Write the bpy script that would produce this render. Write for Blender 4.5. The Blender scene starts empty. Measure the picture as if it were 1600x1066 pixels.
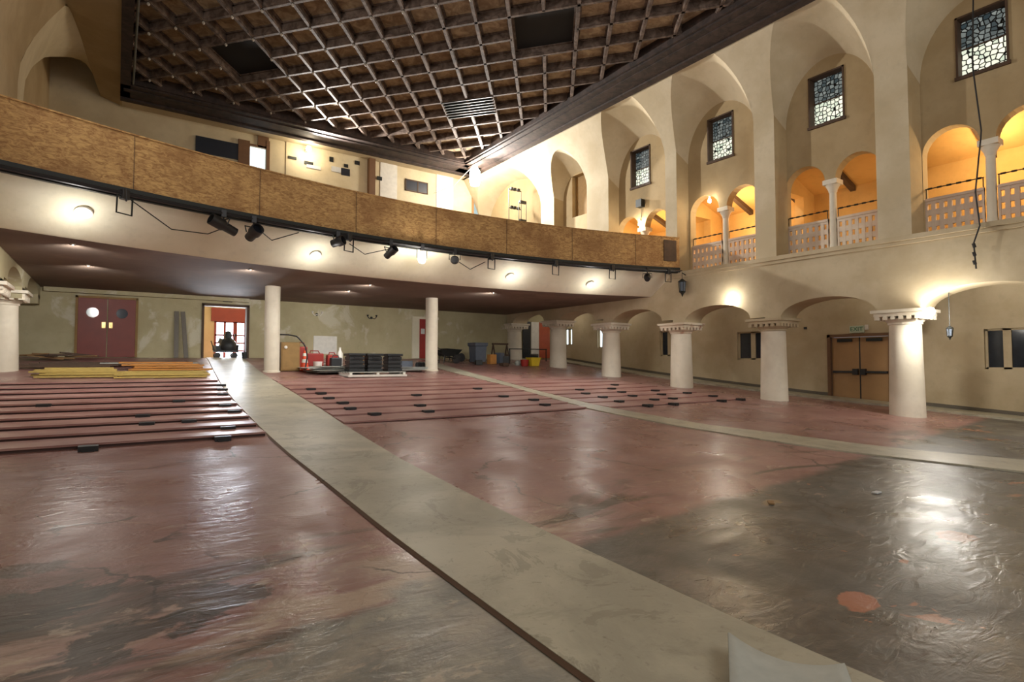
import bpy, bmesh, math, random
from mathutils import Vector, Matrix, Euler
random.seed(7)
R = math.radians
SC = bpy.context.scene
COL = SC.collection

# ------------------------------------------------------------------ camera, sky, exposure
cam_d = bpy.data.cameras.new('camera'); cam = bpy.data.objects.new('camera', cam_d); COL.objects.link(cam)
cam_d.sensor_width = 36; cam_d.lens = 36*876/1600; cam_d.clip_start = .05; cam_d.clip_end = 200
cam.location = (0, 0, 0); cam.rotation_euler = (R(92.22), 0, R(-35.2))
SC.camera = cam
w = bpy.data.worlds.new('world'); SC.world = w; w.use_nodes = True
wb = w.node_tree.nodes['Background']; wb.inputs[0].default_value = (1.0, .98, .95, 1); wb.inputs[1].default_value = .38
SC.view_settings.view_transform = 'Standard'; SC.view_settings.look = 'None'
SC.view_settings.exposure = 0; SC.view_settings.gamma = 1; SC.view_settings.use_curve_mapping = False

def lamp(name, loc, power, col=(1, .93, .82), rad=.08, parent=None):
    d = bpy.data.lights.new(name, 'POINT'); d.energy = power; d.color = col; d.shadow_soft_size = rad
    o = bpy.data.objects.new(name, d); COL.objects.link(o); o.location = loc
    if parent: o.parent = parent; o.location = Vector(loc)-parent.location
    return o
def flood(name, loc, target, power, parent, angle=140, col=(1, .97, .91)):
    d = bpy.data.lights.new(name, 'SPOT'); d.energy = power; d.color = col; d.spot_size = R(angle); d.spot_blend = .7; d.shadow_soft_size = .18
    o = bpy.data.objects.new(name, d); COL.objects.link(o); o.parent = parent; o.location = Vector(loc)-parent.location
    o.rotation_euler = (Vector(target)-Vector(loc)).to_track_quat('-Z', 'Y').to_euler(); return o
def spot_lamp(name, loc, power, parent, tilt=0.):
    d = bpy.data.lights.new(name, 'SPOT'); d.energy = power; d.color = (1, .97, .92); d.spot_size = R(150); d.spot_blend = .8; d.shadow_soft_size = .08
    o = bpy.data.objects.new(name, d); COL.objects.link(o); o.parent = parent; o.location = Vector(loc)-parent.location; o.rotation_euler = (tilt, 0, 0); return o
def area(name, loc, rot, sx, sy, power, col=(1, .95, .88)):
    d = bpy.data.lights.new(name, 'AREA'); d.shape = 'RECTANGLE'; d.size = sx; d.size_y = sy; d.energy = power; d.color = col
    o = bpy.data.objects.new(name, d); COL.objects.link(o); o.location = loc; o.rotation_euler = rot
    return o
# unseen fill lights added behind the camera and high on the left
area('stage_fill_light', (7.3, -7, 7.0), (R(66), 0, 0), 12, 3, 620, (1, .98, .95))
area('side_fill_light', (-1.9, 10.4, 7.4), (R(90), 0, R(-90)), 2.4, 3, 330, (1, .98, .95))

# ------------------------------------------------------------------ materials
def lin(c):
    f = lambda v: (v/12.92 if v <= .04045 else ((v+.055)/1.055)**2.4)
    return (f(c[0]/255), f(c[1]/255), f(c[2]/255), 1)
class NT:
    def __init__(s, name):
        s.m = bpy.data.materials.new(name); s.m.use_nodes = True
        s.t = s.m.node_tree; s.b = s.t.nodes['Principled BSDF']; s.pos = s.t.nodes.new('ShaderNodeNewGeometry').outputs['Position']
    def link(s, a, b):
        if isinstance(a, (int, float)): b.default_value = a
        elif isinstance(a, tuple): b.default_value = a
        else: s.t.links.new(a, b)
    def math(s, op, a, b=0., c=0., clamp=False):
        n = s.t.nodes.new('ShaderNodeMath'); n.operation = op; n.use_clamp = clamp
        s.link(a, n.inputs[0]); s.link(b, n.inputs[1]); s.link(c, n.inputs[2]); return n.outputs[0]
    def noise(s, scale, detail=4, rough=.55, dist=0., vec=None, stretch=None):
        v = vec or s.pos
        if stretch:
            mp = s.t.nodes.new('ShaderNodeMapping'); mp.inputs['Scale'].default_value = stretch[:3]
            if len(stretch) > 3: mp.inputs['Rotation'].default_value = (0, 0, stretch[3])
            s.t.links.new(v, mp.inputs[0]); v = mp.outputs[0]
        n = s.t.nodes.new('ShaderNodeTexNoise'); n.inputs['Scale'].default_value = scale; n.inputs['Detail'].default_value = detail
        n.inputs['Roughness'].default_value = rough; n.inputs['Distortion'].default_value = dist; s.t.links.new(v, n.inputs['Vector'])
        return n.outputs['Fac']
    def step(s, v, a, b):
        n = s.t.nodes.new('ShaderNodeMapRange'); n.interpolation_type = 'SMOOTHSTEP'
        s.link(v, n.inputs[0]); s.link(a, n.inputs[1]); s.link(b, n.inputs[2]); return n.outputs[0]
    def mix(s, f, a, b):
        n = s.t.nodes.new('ShaderNodeMix'); n.data_type = 'RGBA'
        s.link(f, n.inputs[0]); s.link(a, n.inputs[6]); s.link(b, n.inputs[7]); return n.outputs[2]
    def xyz(s):
        n = s.t.nodes.new('ShaderNodeSeparateXYZ'); s.t.links.new(s.pos, n.inputs[0]); return n.outputs
    def bump(s, h, strength=.3, dist=.02):
        n = s.t.nodes.new('ShaderNodeBump'); n.inputs['Strength'].default_value = strength; n.inputs['Distance'].default_value = dist
        s.link(h, n.inputs['Height']); s.t.links.new(n.outputs[0], s.b.inputs['Normal'])
    def col(s, c): s.link(c, s.b.inputs['Base Color'])
    def rough(s, r): s.link(r, s.b.inputs['Roughness'])

def simple(name, c, rough=.6, metal=0., var=.12, scale=6, bump=0.):
    n = NT(name); c = lin(c) if max(c) > 1 else c
    d = tuple(v*(1-var*2) for v in c[:3])+(1,); e = tuple(min(1, v*(1+var)) for v in c[:3])+(1,)
    n.col(n.mix(n.noise(scale), d, e)); n.rough(rough); n.b.inputs['Metallic'].default_value = metal
    if bump: n.bump(n.noise(scale*4), bump)
    return n.m
def emit(name, c, s):
    n = NT(name); n.col((0, 0, 0, 1)); n.b.inputs['Emission Color'].default_value = lin(c); n.b.inputs['Emission Strength'].default_value = s
    return n.m
def plaster(name, a, b, stain=None, scale=.6, amt=.5, rough=.8):
    n = NT(name)
    c = n.mix(n.step(n.noise(scale, 6, .6), .35, .65), lin(a), lin(b))
    c = n.mix(n.math('MULTIPLY', n.step(n.noise(scale*7, 5, .65), .5, .75), .35), c, lin(tuple(int(v*.86) for v in a)))
    if stain: c = n.mix(n.math('MULTIPLY', n.step(n.noise(scale*1.7, 5, .6, .6), .56, .66), amt), c, lin(stain))
    n.col(c); n.rough(rough); n.bump(n.noise(9, 6, .6), .12, .03)
    return n.m
M = {}
M['wall'] = plaster('tan plaster', (192, 176, 146), (176, 158, 126))
M['upper'] = plaster('ivory plaster', (200, 185, 156), (184, 167, 135))
M['recess'] = plaster('ochre plaster', (180, 158, 120), (166, 143, 104))
M['rear'] = plaster('olive plaster', (182, 172, 138), (166, 155, 120), (206, 202, 184), .5, .6)
M['rear_upper'] = plaster('cream plaster', (214, 200, 168), (200, 184, 150))
M['white_plaster'] = plaster('white plaster', (228, 219, 200), (212, 201, 180))
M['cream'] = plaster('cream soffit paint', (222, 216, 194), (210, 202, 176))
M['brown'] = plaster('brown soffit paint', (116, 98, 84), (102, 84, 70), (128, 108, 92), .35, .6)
M['ochre'] = plaster('orange gallery paint', (222, 180, 112), (206, 162, 94))
M['grille'] = plaster('pierced plaster', (226, 210, 190), (206, 180, 158))
M['lamp_dim'] = emit('dim bulb', (255, 240, 214), 4)
M['glow'] = emit('bulb glow', (255, 244, 224), 60)
M['daylight'] = emit('daylight glass', (226, 236, 255), 8)
M['dim_day'] = emit('pale daylight glass', (214, 232, 240), 2.2)
M['black'] = simple('black metal', (30, 29, 30), .45)
M['dark_iron'] = simple('dark iron', (46, 48, 46), .5, .5)
M['black_plastic'] = simple('black plastic', (34, 36, 38), .45, 0, .1)
M['dark_glass'] = simple('dark glass', (36, 42, 52), .12, 0, .2)
M['navy'] = simple('navy panel', (30, 34, 46), .4)
M['maroon'] = simple('maroon door paint', (122, 44, 28), .5, 0, .15, 3)
M['red'] = simple('red paint', (150, 36, 26), .5)
M['orange'] = simple('orange plastic', (226, 78, 34), .5)
M['white'] = simple('white paint', (226, 222, 212), .5)
M['brass'] = simple('brass', (206, 178, 120), .3, .8)
M['door_tan'] = simple('tan door', (166, 128, 84), .55, 0, .1, 3)
M['door_frame'] = simple('brown door frame', (116, 82, 54), .6)
M['wood'] = simple('rough wood', (150, 116, 76), .7, 0, .25, 5)
M['wood_dark'] = simple('dark wood', (84, 62, 44), .7, 0, .25, 5)
M['wood_orange'] = simple('orange wood', (188, 128, 58), .7, 0, .2, 5)
M['yellow'] = simple('yellow timber paint', (184, 158, 84), .65, 0, .2, 5)
M['yellow_plastic'] = simple('yellow plastic', (222, 190, 48), .5)
M['grey_sheet'] = simple('grey sheet', (164, 166, 158), .6, 0, .2, 5)
M['grey_plastic'] = simple('blue grey plastic', (92, 100, 112), .5)
M['steel'] = simple('steel', (120, 122, 120), .4, .7)
M['cardboard'] = simple('tan plywood', (150, 118, 70), .75, 0, .15)
M['cloth'] = simple('grey board', (170, 170, 160), .7, 0, .1, 14)
M['green_sign'] = simple('pale sign', (186, 198, 178), .5)
M['sign_green'] = simple('green letters', (42, 110, 76), .5)
M['rust_cap'] = plaster('rust stained plaster', (224, 214, 194), (206, 190, 166), (160, 100, 68), .9, .9)
M['rust'] = simple('rusty stucco', (150, 100, 72), .8)
M['paper'] = simple('paper', (206, 206, 204), .6)
M['slate'] = simple('slate floor edge', (100, 92, 80), .5)

def floor_mat():
    n = NT('worn red concrete'); X, Y, Z = n.xyz()
    wob = n.noise(.55, 5, .6, .4); fine = n.noise(3.2, 6, .65, .3); st = n.noise(1.0, 6, .62, .8, stretch=(.55, 1.7, 1, R(24)))
    c = n.mix(n.step(wob, .3, .7), lin((134, 96, 89)), lin((156, 118, 109)))
    c = n.mix(n.math('MULTIPLY', n.step(fine, .5, .72), .55), c, lin((158, 124, 112)))
    near = n.step(n.math('ADD', Y, n.math('MULTIPLY', n.math('SUBTRACT', wob, .5), 3.)), 5.6, 3.4)   # paint worn off towards the stage
    near = n.math('MULTIPLY', near, n.step(X, 4.6, 3.0))
    c = n.mix(n.math('MULTIPLY', near, n.math('MULTIPLY', n.step(st, .43, .6), .75)), c, lin((184, 164, 142)))
    dark = n.math('MULTIPLY', n.step(n.noise(.9, 6, .6, 1., stretch=(.5, 1.6, 1, R(30))), .53, .64), n.step(Y, 5.6, 4.4))
    c = n.mix(n.math('MULTIPLY', dark, .85), c, lin((74, 64, 52)))
    wz = n.math('MULTIPLY', n.math('SUBTRACT', n.noise(2.2, 5, .6), .5), .9)
    grey = n.math('MULTIPLY', n.step(n.math('ADD', n.math('SUBTRACT', Y, n.math('MULTIPLY', X, .28)), wz), 3.25, 3.0), n.math('MULTIPLY', n.step(X, .1, .5), n.step(X, 2.1, 1.95)))
    c = n.mix(n.math('MULTIPLY', grey, .9), c, n.mix(n.step(fine, .35, .7), lin((130, 128, 120)), lin((162, 154, 138))))
    def blot(cx, cy, sx, sy, k):
        u = n.math('DIVIDE', n.math('SUBTRACT', X, cx), sx); v = n.math('DIVIDE', n.math('SUBTRACT', Y, cy), sy)
        r = n.math('ADD', n.math('ADD', n.math('MULTIPLY', u, u), n.math('MULTIPLY', v, v)), n.math('ADD', n.math('MULTIPLY', n.math('SUBTRACT', st, .5), 4.), n.math('MULTIPLY', n.math('SUBTRACT', fine, .5), 6.)))
        return n.math('MULTIPLY', n.step(r, 1.1, .5), k)
    for q in ((-.4, 4.5, .42, .3, .85), (.05, 3.85, .38, .22, .9), (.5, 4.1, .36, .18, .8), (-.6, 5.2, .5, .14, .7)):
        c = n.mix(blot(*q), c, lin((66, 60, 50)))
    c = n.mix(n.math('MULTIPLY', n.step(n.noise(14, 4, .7), .56, .7), .3), c, lin((96, 78, 66)))
    # bare dark slab right of the aisle
    sl = n.math('MULTIPLY', n.step(n.math('ADD', n.math('SUBTRACT', Y, n.math('MULTIPLY', X, .085)), n.math('MULTIPLY', wz, .3)), 3.42, 3.2), n.step(X, 3.1, 3.14))
    c = n.mix(sl, c, n.mix(n.step(fine, .3, .75), lin((74, 70, 64)), lin((104, 98, 90))))
    c = n.mix(blot(4.08, 1.78, .16, .1, .9), c, lin((166, 108, 84)))
    c = n.mix(blot(5.85, 3.42, .2, .1, .7), c, lin((160, 132, 92)))
    c = n.mix(blot(6.3, 1.9, .2, .14, .7), c, lin((150, 88, 66)))
    chip = n.math('MULTIPLY', sl, n.step(n.noise(1.5, 5, .6, .5), .655, .67))
    c = n.mix(n.math('MULTIPLY', chip, .8), c, lin((166, 112, 84)))
    pale = n.step(n.noise(2.6, 4, .6, 1., stretch=(1, 1.6, 1)), .66, .72)
    c = n.mix(n.math('MULTIPLY', pale, .4), c, lin((190, 160, 140)))
    v = n.t.nodes.new('ShaderNodeTexVoronoi'); v.feature = 'DISTANCE_TO_EDGE'; v.inputs['Scale'].default_value = .42
    off = n.t.nodes.new('ShaderNodeTexNoise'); off.inputs['Scale'].default_value = 1.6; off.inputs['Detail'].default_value = 6; n.t.links.new(n.pos, off.inputs['Vector'])
    va = n.t.nodes.new('ShaderNodeVectorMath'); va.operation = 'ADD'; n.t.links.new(n.pos, va.inputs[0]); n.t.links.new(off.outputs['Color'], va.inputs[1]); n.t.links.new(va.outputs[0], v.inputs['Vector'])
    crack = n.math('MULTIPLY', n.step(v.outputs['Distance'], .012, .003), n.step(n.noise(.8, 3), .46, .54))
    c = n.mix(n.math('MULTIPLY', crack, .75), c, lin((64, 52, 42)))
    c = n.mix(n.math('MULTIPLY', n.math('MULTIPLY', n.step(n.noise(3.0, 6, .7, .3, stretch=(.7, 1.6, 1, R(20))), .6, .66), n.step(Y, 7.5, 4.5)), n.math('SUBTRACT', .5, n.math('MULTIPLY', sl, .42))), c, lin((196, 176, 154)))
    n.col(c)
    wet = n.noise(.8, 4, .5, .5)
    n.rough(n.math('ADD', .27, n.math('MULTIPLY', n.step(wet, .4, .68), .2)))
    h = n.math('ADD', n.noise(4.5, 4, .6, 1., stretch=(.7, 1.8, 1, R(15))), n.math('MULTIPLY', n.noise(22, 3, .6), .18))
    n.bump(h, .27, .03)
    return n.m
M['floor'] = floor_mat()
def aisle_mat():
    n = NT('grey concrete aisle')
    c = n.mix(n.step(n.noise(.7, 6, .6, .5), .35, .65), lin((152, 145, 126)), lin((182, 174, 152)))
    c = n.mix(n.math('MULTIPLY', n.step(n.noise(2.3, 6, .65, 1.2), .55, .7), .5), c, lin((128, 122, 102)))
    c = n.mix(n.math('MULTIPLY', n.step(n.noise(1.1, 6, .7, 2.), .57, .6), .35), c, lin((112, 104, 86)))
    c = n.mix(n.math('MULTIPLY', n.step(n.noise(16, 4, .7), .58, .7), .35), c, lin((104, 96, 80)))
    n.col(c); n.rough(n.math('ADD', .3, n.math('MULTIPLY', n.noise(1.2, 4), .25))); n.bump(n.noise(6, 5, .6, .6), .22, .02)
    return n.m
M['aisle'] = aisle_mat()
def step_mat():
    n = NT('red step paint')
    c = n.mix(n.step(n.noise(.9, 5, .6), .35, .65), lin((146, 104, 97)), lin((168, 130, 121)))
    c = n.mix(n.math('MULTIPLY', n.step(n.noise(5, 5, .65), .58, .7), .5), c, lin((176, 134, 120)))
    n.col(c); n.rough(n.math('ADD', .26, n.math('MULTIPLY', n.noise(1.1, 4), .2))); n.bump(n.noise(6, 4, .6, .8), .25, .02)
    return n.m
M['step'] = step_mat()
M['riser'] = simple('dark step riser', (74, 48, 42), .7)  # one even tone, darker than the treads
def osb():
    n = NT('raw chipboard'); X, Y, Z = n.xyz()
    a = n.noise(7, 6, .7, 1.4, stretch=(.8, .8, 2.2)); b = n.noise(1.1, 5, .6)
    c = n.mix(n.step(a, .32, .66), lin((140, 98, 54)), lin((200, 160, 100)))
    c = n.mix(n.math('MULTIPLY', n.step(b, .46, .64), .6), c, lin((132, 90, 48)))
    c = n.mix(n.math('MULTIPLY', n.step(n.noise(26, 3, .6), .6, .7), .4), c, lin((206, 166, 104)))
    n.col(c); n.rough(.7); n.bump(a, .3, .01)
    return n.m
M['osb'] = osb()
def timber(name, a, b):
    n = NT(name)
    c = n.mix(n.step(n.noise(3, 6, .65, .8), .35, .68), lin(a), lin(b)); n.col(c); n.rough(.75); n.bump(n.noise(12, 5, .6), .3, .02)
    return n.m
M['rib'] = timber('weathered rib wood', (74, 58, 48), (126, 108, 96))
M['coffer'] = timber('stained coffer board', (136, 112, 86), (188, 166, 134))
M['rust_line'] = simple('dirty joint', (92, 66, 46), .7)
M['beam'] = timber('dark beam wood', (44, 34, 30), (70, 54, 48))
def leaded(name, cell, c1, c2, s):
    n = NT(name)
    v = n.t.nodes.new('ShaderNodeTexVoronoi'); v.feature = 'DISTANCE_TO_EDGE'; v.inputs['Scale'].default_value = cell; v.inputs['Randomness'].default_value = .6
    n.t.links.new(n.pos, v.inputs['Vector'])
    v2 = n.t.nodes.new('ShaderNodeTexVoronoi'); v2.inputs['Scale'].default_value = cell; v2.inputs['Randomness'].default_value = .6
    n.t.links.new(n.pos, v2.inputs['Vector'])
    sep = n.t.nodes.new('ShaderNodeSeparateColor'); n.t.links.new(v2.outputs['Color'], sep.inputs[0])
    lead = n.step(v.outputs['Distance'], .06, .14)
    n.col(lin((26, 26, 26))); n.rough(.3)
    n.t.links.new(n.mix(lead, (0, 0, 0, 1), n.mix(sep.outputs[0], lin(c1), lin(c2))), n.b.inputs['Emission Color'])
    n.b.inputs['Emission Strength'].default_value = s
    return n.m
M['lead_low'] = leaded('leaded glass bright outside', 8.5, (255, 250, 226), (196, 208, 186), 1.25)  # lower panes: brighter view outside is put into the glow
M['lead_high'] = leaded('leaded glass dim outside', 8.5, (70, 88, 94), (206, 214, 206), .42)  # same leading, weaker glow painted for the darker view outside

# ------------------------------------------------------------------ mesh helpers
class MB:
    def __init__(s): s.v = []; s.f = []; s.s = []
    def vert(s, p): s.v.append(tuple(p)); return len(s.v)-1
    def quad(s, a, b, c, d, sm=False):
        i = len(s.v); s.v += [tuple(a), tuple(b), tuple(c), tuple(d)]; s.f.append((i, i+1, i+2, i+3)); s.s.append(sm); return s
    def tri(s, a, b, c): i = len(s.v); s.v += [tuple(a), tuple(b), tuple(c)]; s.f.append((i, i+1, i+2)); s.s.append(False); return s
    def box(s, x0, x1, y0, y1, z0, z1, mat=None):
        P = [Vector((x, y, z)) for z in (z0, z1) for y in (y0, y1) for x in (x0, x1)]
        if mat: P = [mat @ p for p in P]
        i = len(s.v); s.v += [tuple(p) for p in P]
        for q in ((0, 2, 3, 1), (4, 5, 7, 6), (0, 1, 5, 4), (2, 6, 7, 3), (0, 4, 6, 2), (1, 3, 7, 5)):
            s.f.append(tuple(i+k for k in q)); s.s.append(False)
        return s
    def obox(s, c, sx, sy, sz, rot=(0, 0, 0)):
        return s.box(-sx/2, sx/2, -sy/2, sy/2, -sz/2, sz/2, Matrix.Translation(c) @ Euler(rot).to_matrix().to_4x4())
    def strip(s, A, B, sm=True, flip=False):
        """faces between two poly-lines of equal length, vertices shared"""
        i = len(s.v); n = len(A); s.v += [tuple(p) for p in A]+[tuple(p) for p in B]
        for k in range(n-1):
            q = (i+k, i+k+1, i+n+k+1, i+n+k); s.f.append(q[::-1] if flip else q); s.s.append(sm)
        return s
    def grid(s, rows, sm=True):
        i = len(s.v); n = len(rows[0])
        for r in rows: s.v += [tuple(p) for p in r]
        for a in range(len(rows)-1):
            for k in range(n-1):
                s.f.append((i+a*n+k, i+a*n+k+1, i+(a+1)*n+k+1, i+(a+1)*n+k)); s.s.append(sm)
        return s
    def tube(s, pts, r, n=8, cap=True, sm=True):
        pts = [Vector(p) for p in pts]; rows = []; rr = r if isinstance(r, (list, tuple)) else [r]*len(pts)
        ref = None
        for k, p in enumerate(pts):
            t = (pts[min(k+1, len(pts)-1)]-pts[max(k-1, 0)]).normalized()
            if ref is None: ref = Vector((0, 0, 1)) if abs(t.z) < .9 else Vector((1, 0, 0))
            u = t.cross(ref).normalized(); v = u.cross(t).normalized(); ref = v
            rows.append([p+(u*math.cos(2*math.pi*j/n)+v*math.sin(2*math.pi*j/n))*rr[k] for j in range(n)])
        i = len(s.v)
        for row in rows: s.v += [tuple(p) for p in row]
        for a in range(len(rows)-1):
            for j in range(n): s.f.append((i+a*n+j, i+a*n+(j+1) % n, i+(a+1)*n+(j+1) % n, i+(a+1)*n+j)); s.s.append(sm)
        if cap:
            s.f.append(tuple(i+j for j in range(n))[::-1]); s.s.append(False)
            e = i+(len(rows)-1)*n; s.f.append(tuple(e+j for j in range(n))); s.s.append(False)
        return s
    def lathe(s, prof, c=(0, 0, 0), n=20, sm=True, mat=None):
        i = len(s.v); c = Vector(c)
        for r, z in prof:
            for j in range(n):
                p = Vector((r*math.cos(2*math.pi*j/n), r*math.sin(2*math.pi*j/n), z))
                if mat: p = mat @ p
                s.v.append(tuple(p+c))
        for a in range(len(prof)-1):
            for j in range(n): s.f.append((i+a*n+j, i+a*n+(j+1) % n, i+(a+1)*n+(j+1) % n, i+(a+1)*n+j)); s.s.append(sm)
        if prof[0][0] > 1e-4: s.f.append(tuple(i+j for j in range(n))[::-1]); s.s.append(False)
        e = i+(len(prof)-1)*n
        if prof[-1][0] > 1e-4: s.f.append(tuple(e+j for j in range(n))); s.s.append(False)
        return s
    def build(s, name, m, parent=None, bevel=0., sharp=35):
        me = bpy.data.meshes.new(name); me.from_pydata(s.v, [], s.f); me.update()
        me.polygons.foreach_set('use_smooth', s.s)
        bm = bmesh.new(); bm.from_mesh(me); bmesh.ops.remove_doubles(bm, verts=bm.verts, dist=.0004)
        bmesh.ops.recalc_face_normals(bm, faces=bm.faces); bm.to_mesh(me); bm.free()
        if hasattr(me, 'set_sharp_from_angle') and any(s.s): me.set_sharp_from_angle(angle=R(sharp))
        me.materials.append(M[m] if isinstance(m, str) else m)
        o = bpy.data.objects.new(name, me); COL.objects.link(o)
        if bevel:
            b = o.modifiers.new('bevel', 'BEVEL'); b.width = bevel; b.segments = 2; b.limit_method = 'ANGLE'
        if parent:
            o.parent = parent; o.matrix_parent_inverse = Matrix.Identity(4)
            me.transform(Matrix.Translation(-world_loc(parent)))
        return o
def world_loc(o):
    l = Vector(o.location)
    while o.parent: o = o.parent; l += Vector(o.location)
    return l
def tag(o, label, cat, group=None, kind=None):
    o['label'] = label; o['category'] = cat
    if group: o['group'] = group
    if kind: o['kind'] = kind
    return o
def thing(name, label, cat, loc=(0, 0, 0), group=None, kind=None):
    o = bpy.data.objects.new(name, None); COL.objects.link(o); o.location = loc; o.empty_display_size = .2
    return tag(o, label, cat, group, kind)
def single(mb, name, m, label, cat, group=None, bevel=0., loc=None):
    o = mb.build(name, m, None, bevel)
    if loc is None:       # put the origin at the base of the thing
        xs = [v.co for v in o.data.vertices]
        c = Vector((sum(v.x for v in xs)/len(xs), sum(v.y for v in xs)/len(xs), min(v.z for v in xs)))
        o.data.transform(Matrix.Translation(-c)); o.location = c
    return tag(o, label, cat, group)
def struct(mb, name, m, parent=None, label=None, cat=None):
    o = mb.build(name, m, parent)
    if not parent: o['kind'] = 'structure'
    if label: o['label'] = label; o['category'] = cat
    return o
def copy_tree(o, parent=None):
    c = o.copy(); COL.objects.link(c)
    if parent: c.parent = parent
    for ch in list(o.children): copy_tree(ch, c)
    return c

# ------------------------------------------------------------------ plan of the hall
FY = [-6, -3, 0, 2, 4.6, 6.1, 9.75, 13.3, 16.87, 20.34, 23.6, 24, 40]
FZ = [-1.62, -1.62, -1.61, -1.59, -1.49, -1.385, -1.17, -.89, -.57, -.21, .16, .18, .2]
def fl(y):
    for k in range(len(FY)-1):
        if FY[k] <= y <= FY[k+1]:
            t = (y-FY[k])/(FY[k+1]-FY[k]); return FZ[k]+(FZ[k+1]-FZ[k])*t
    return FZ[-1]
def interp(x, A, B):
    if x <= A[0]: return B[0]
    for k in range(len(A)-1):
        if A[k] <= x <= A[k+1]: return B[k]+(B[k+1]-B[k])*(x-A[k])/(A[k+1]-A[k])
    return B[-1]
def fy(x): return 14.5-(x-7.9)**2/48        # plan of the balcony front
XW = 16.54; XB = 17.05; XO = 20.0; XL = -2.1; YR = 24.0; YU = 26.5; ZS = 3.25; ZC = 10.0
CY = [2.5, 6.09, 9.73, 13.28, 16.86, 20.33, 23.9]

# ------------------------------------------------------------------ floor
def smooth_fl(y): return (fl(y-.5)+2*fl(y)+fl(y+.5))/4 if y < 22.5 else fl(y)
ys = [-5+.5*k for k in range(59)]+[28.]
mb = MB(); mb.grid([[(x, y, smooth_fl(y)) for x in (-6, -2, 2, 6, 10, 14, 18, 20.2)] for y in ys])
struct(mb, 'floor', 'floor')
AL = ([-5, 2, 8, 11, 14.4, 16.9, 23.2, 24], [1.95, 1.95, 1.97, 2.06, 2.18, 2.31, 2.74, 2.76])
AR = ([-5, 2, 7, 9, 12, 16.6, 18.9, 22.6, 24], [3.13, 3.13, 3.17, 3.32, 3.54, 3.72, 3.76, 3.95, 4.05])
BL = ([.2, 2.3, 4.3, 5.6, 7.4, 10.1, 14.6, 19.7, 22.5], [11.6, 10.65, 10.0, 9.65, 9.38, 9.46, 10.25, 10.5, 10.8])
BR = ([.2, 2.3, 3.9, 5.1, 7.3, 10.8, 17.2, 21.4, 22.5], [13.3, 12.0, 11.22, 10.84, 10.12, 10.12, 11.0, 11.43, 11.5])
def aisle(name, A, B, y0, y1, label):
    mb = MB(); n = 60; yy = [y0+(y1-y0)*k/n for k in range(n+1)]; h = .025
    l = [(interp(y, *A), y, smooth_fl(y)+h) for y in yy]; r = [(interp(y, *B), y, smooth_fl(y)+h) for y in yy]
    mb.strip(l, r); mb.strip([(p[0], p[1], p[2]-.06) for p in l], l); mb.strip(r, [(p[0], p[1], p[2]-.06) for p in r])
    o = mb.build(name, 'aisle'); o['kind'] = 'structure'; o['label'] = label; o['category'] = 'aisle'
aisle('floor_aisle', AL, AR, -4, 23.9, 'long grey concrete aisle running from the bright open doorway to the stage')
aisle('floor_aisle', BL, BR, .2, 22.4, 'narrower grey concrete aisle curving past the right seating steps')
# thin rusty joint strips along the long aisle
for A, s, lab in ((AL, -1, 'left'), (AR, 1, 'right')):
    mb = MB(); yy = [-3+.5*k for k in range(26)]
    mb.strip([(interp(y, *A)+s*.002, y, smooth_fl(y)+.022) for y in yy], [(interp(y, *A)+s*.03, y, smooth_fl(y)+.006) for y in yy])
    o = mb.build('trim_1' if s < 0 else 'trim_2', 'rust_line'); o['kind'] = 'structure'

# seating steps -------------------------------------------------------------
ORD = ['first', 'second', 'third', 'fourth', 'fifth', 'sixth', 'seventh', 'eighth', 'ninth', 'tenth']
def seat_steps(x0f, x1f, y0, dy, n, bow, where, xr, rise=.07):
    for k in range(n):
        y = y0+dy*k; mb = MB(); N = 14
        def fr(yy): 
            a, b = x0f(yy)+.04, x1f(yy)-.04
            return [(a+(b-a)*j/N, yy+bow*(((a+(b-a)*j/N)-xr)**2-4)/30) for j in range(N+1)]
        F = fr(y); B = fr(y+dy-.01); zt = smooth_fl(y)+rise; zk = smooth_fl(y+dy)+.012
        top_f = [(p[0], p[1], zt) for p in F]; top_b = [(p[0], p[1], zk) for p in B]
        low = [(p[0], p[1], zt-.03) for p in F]; nose = [(p[0], p[1]+.03, zt-.03) for p in F]; bot = [(p[0], p[1]+.03, zt-.17) for p in F]; bb = [(p[0], p[1], zt-.17) for p in B]
        mb.strip(top_f, top_b, False); mb.strip(low, top_f, False); mb.strip(low, nose, False)
        for i in (0, -1): mb.quad(bot[i], nose[i], top_b[i], bb[i]); mb.tri(low[i], top_f[i], top_b[i])
        o = single(mb, 'seating_step', 'step', 'worn red seating step, %s from the front in the block %s' % (ORD[k], where), 'step', 'seating steps '+where)
        rb = MB(); rb.strip(bot, nose, False); rb.build('riser', 'riser', o)['label'] = 'dark riser'
seat_steps(lambda y: -2.2, lambda y: interp(y, *AL), 9.66, .84, 10, .1, 'left of the long aisle', .8)
seat_steps(lambda y: interp(y, *AR), lambda y: interp(y, *BL), 10.2, .83, 9, .25, 'between the two aisles', 6.8, .045)
seat_steps(lambda y: interp(y, *BR), lambda y: 15.9, 10.1, .83, 8, .25, 'right of the narrow aisle', 13.2, .04)
def anchors(spots, lab, grp):
    proto = None
    for (x, y) in spots:
        if proto is None:
            mb = MB(); mb.box(-.11, .11, -.19, .0, .0, .085); mb.box(-.07, .07, -.22, -.19, -.0, .045)
            o = proto = mb.build('seat_anchor', 'black'); tag(o, lab, 'bracket', grp)
        else:
            o = proto.copy(); COL.objects.link(o)
        o.location = (x, y-.01, smooth_fl(y-.1)-.02); o.rotation_euler.z = random.uniform(-.1, .1)
LS = [(1.35, 9.66), (1.55, 10.5), (1.05, 11.34), (1.9, 12.18), (1.85, 13.02), (1.1, 13.86), (2.05, 14.7), (2.15, 15.54), (2.25, 16.4)]
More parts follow.
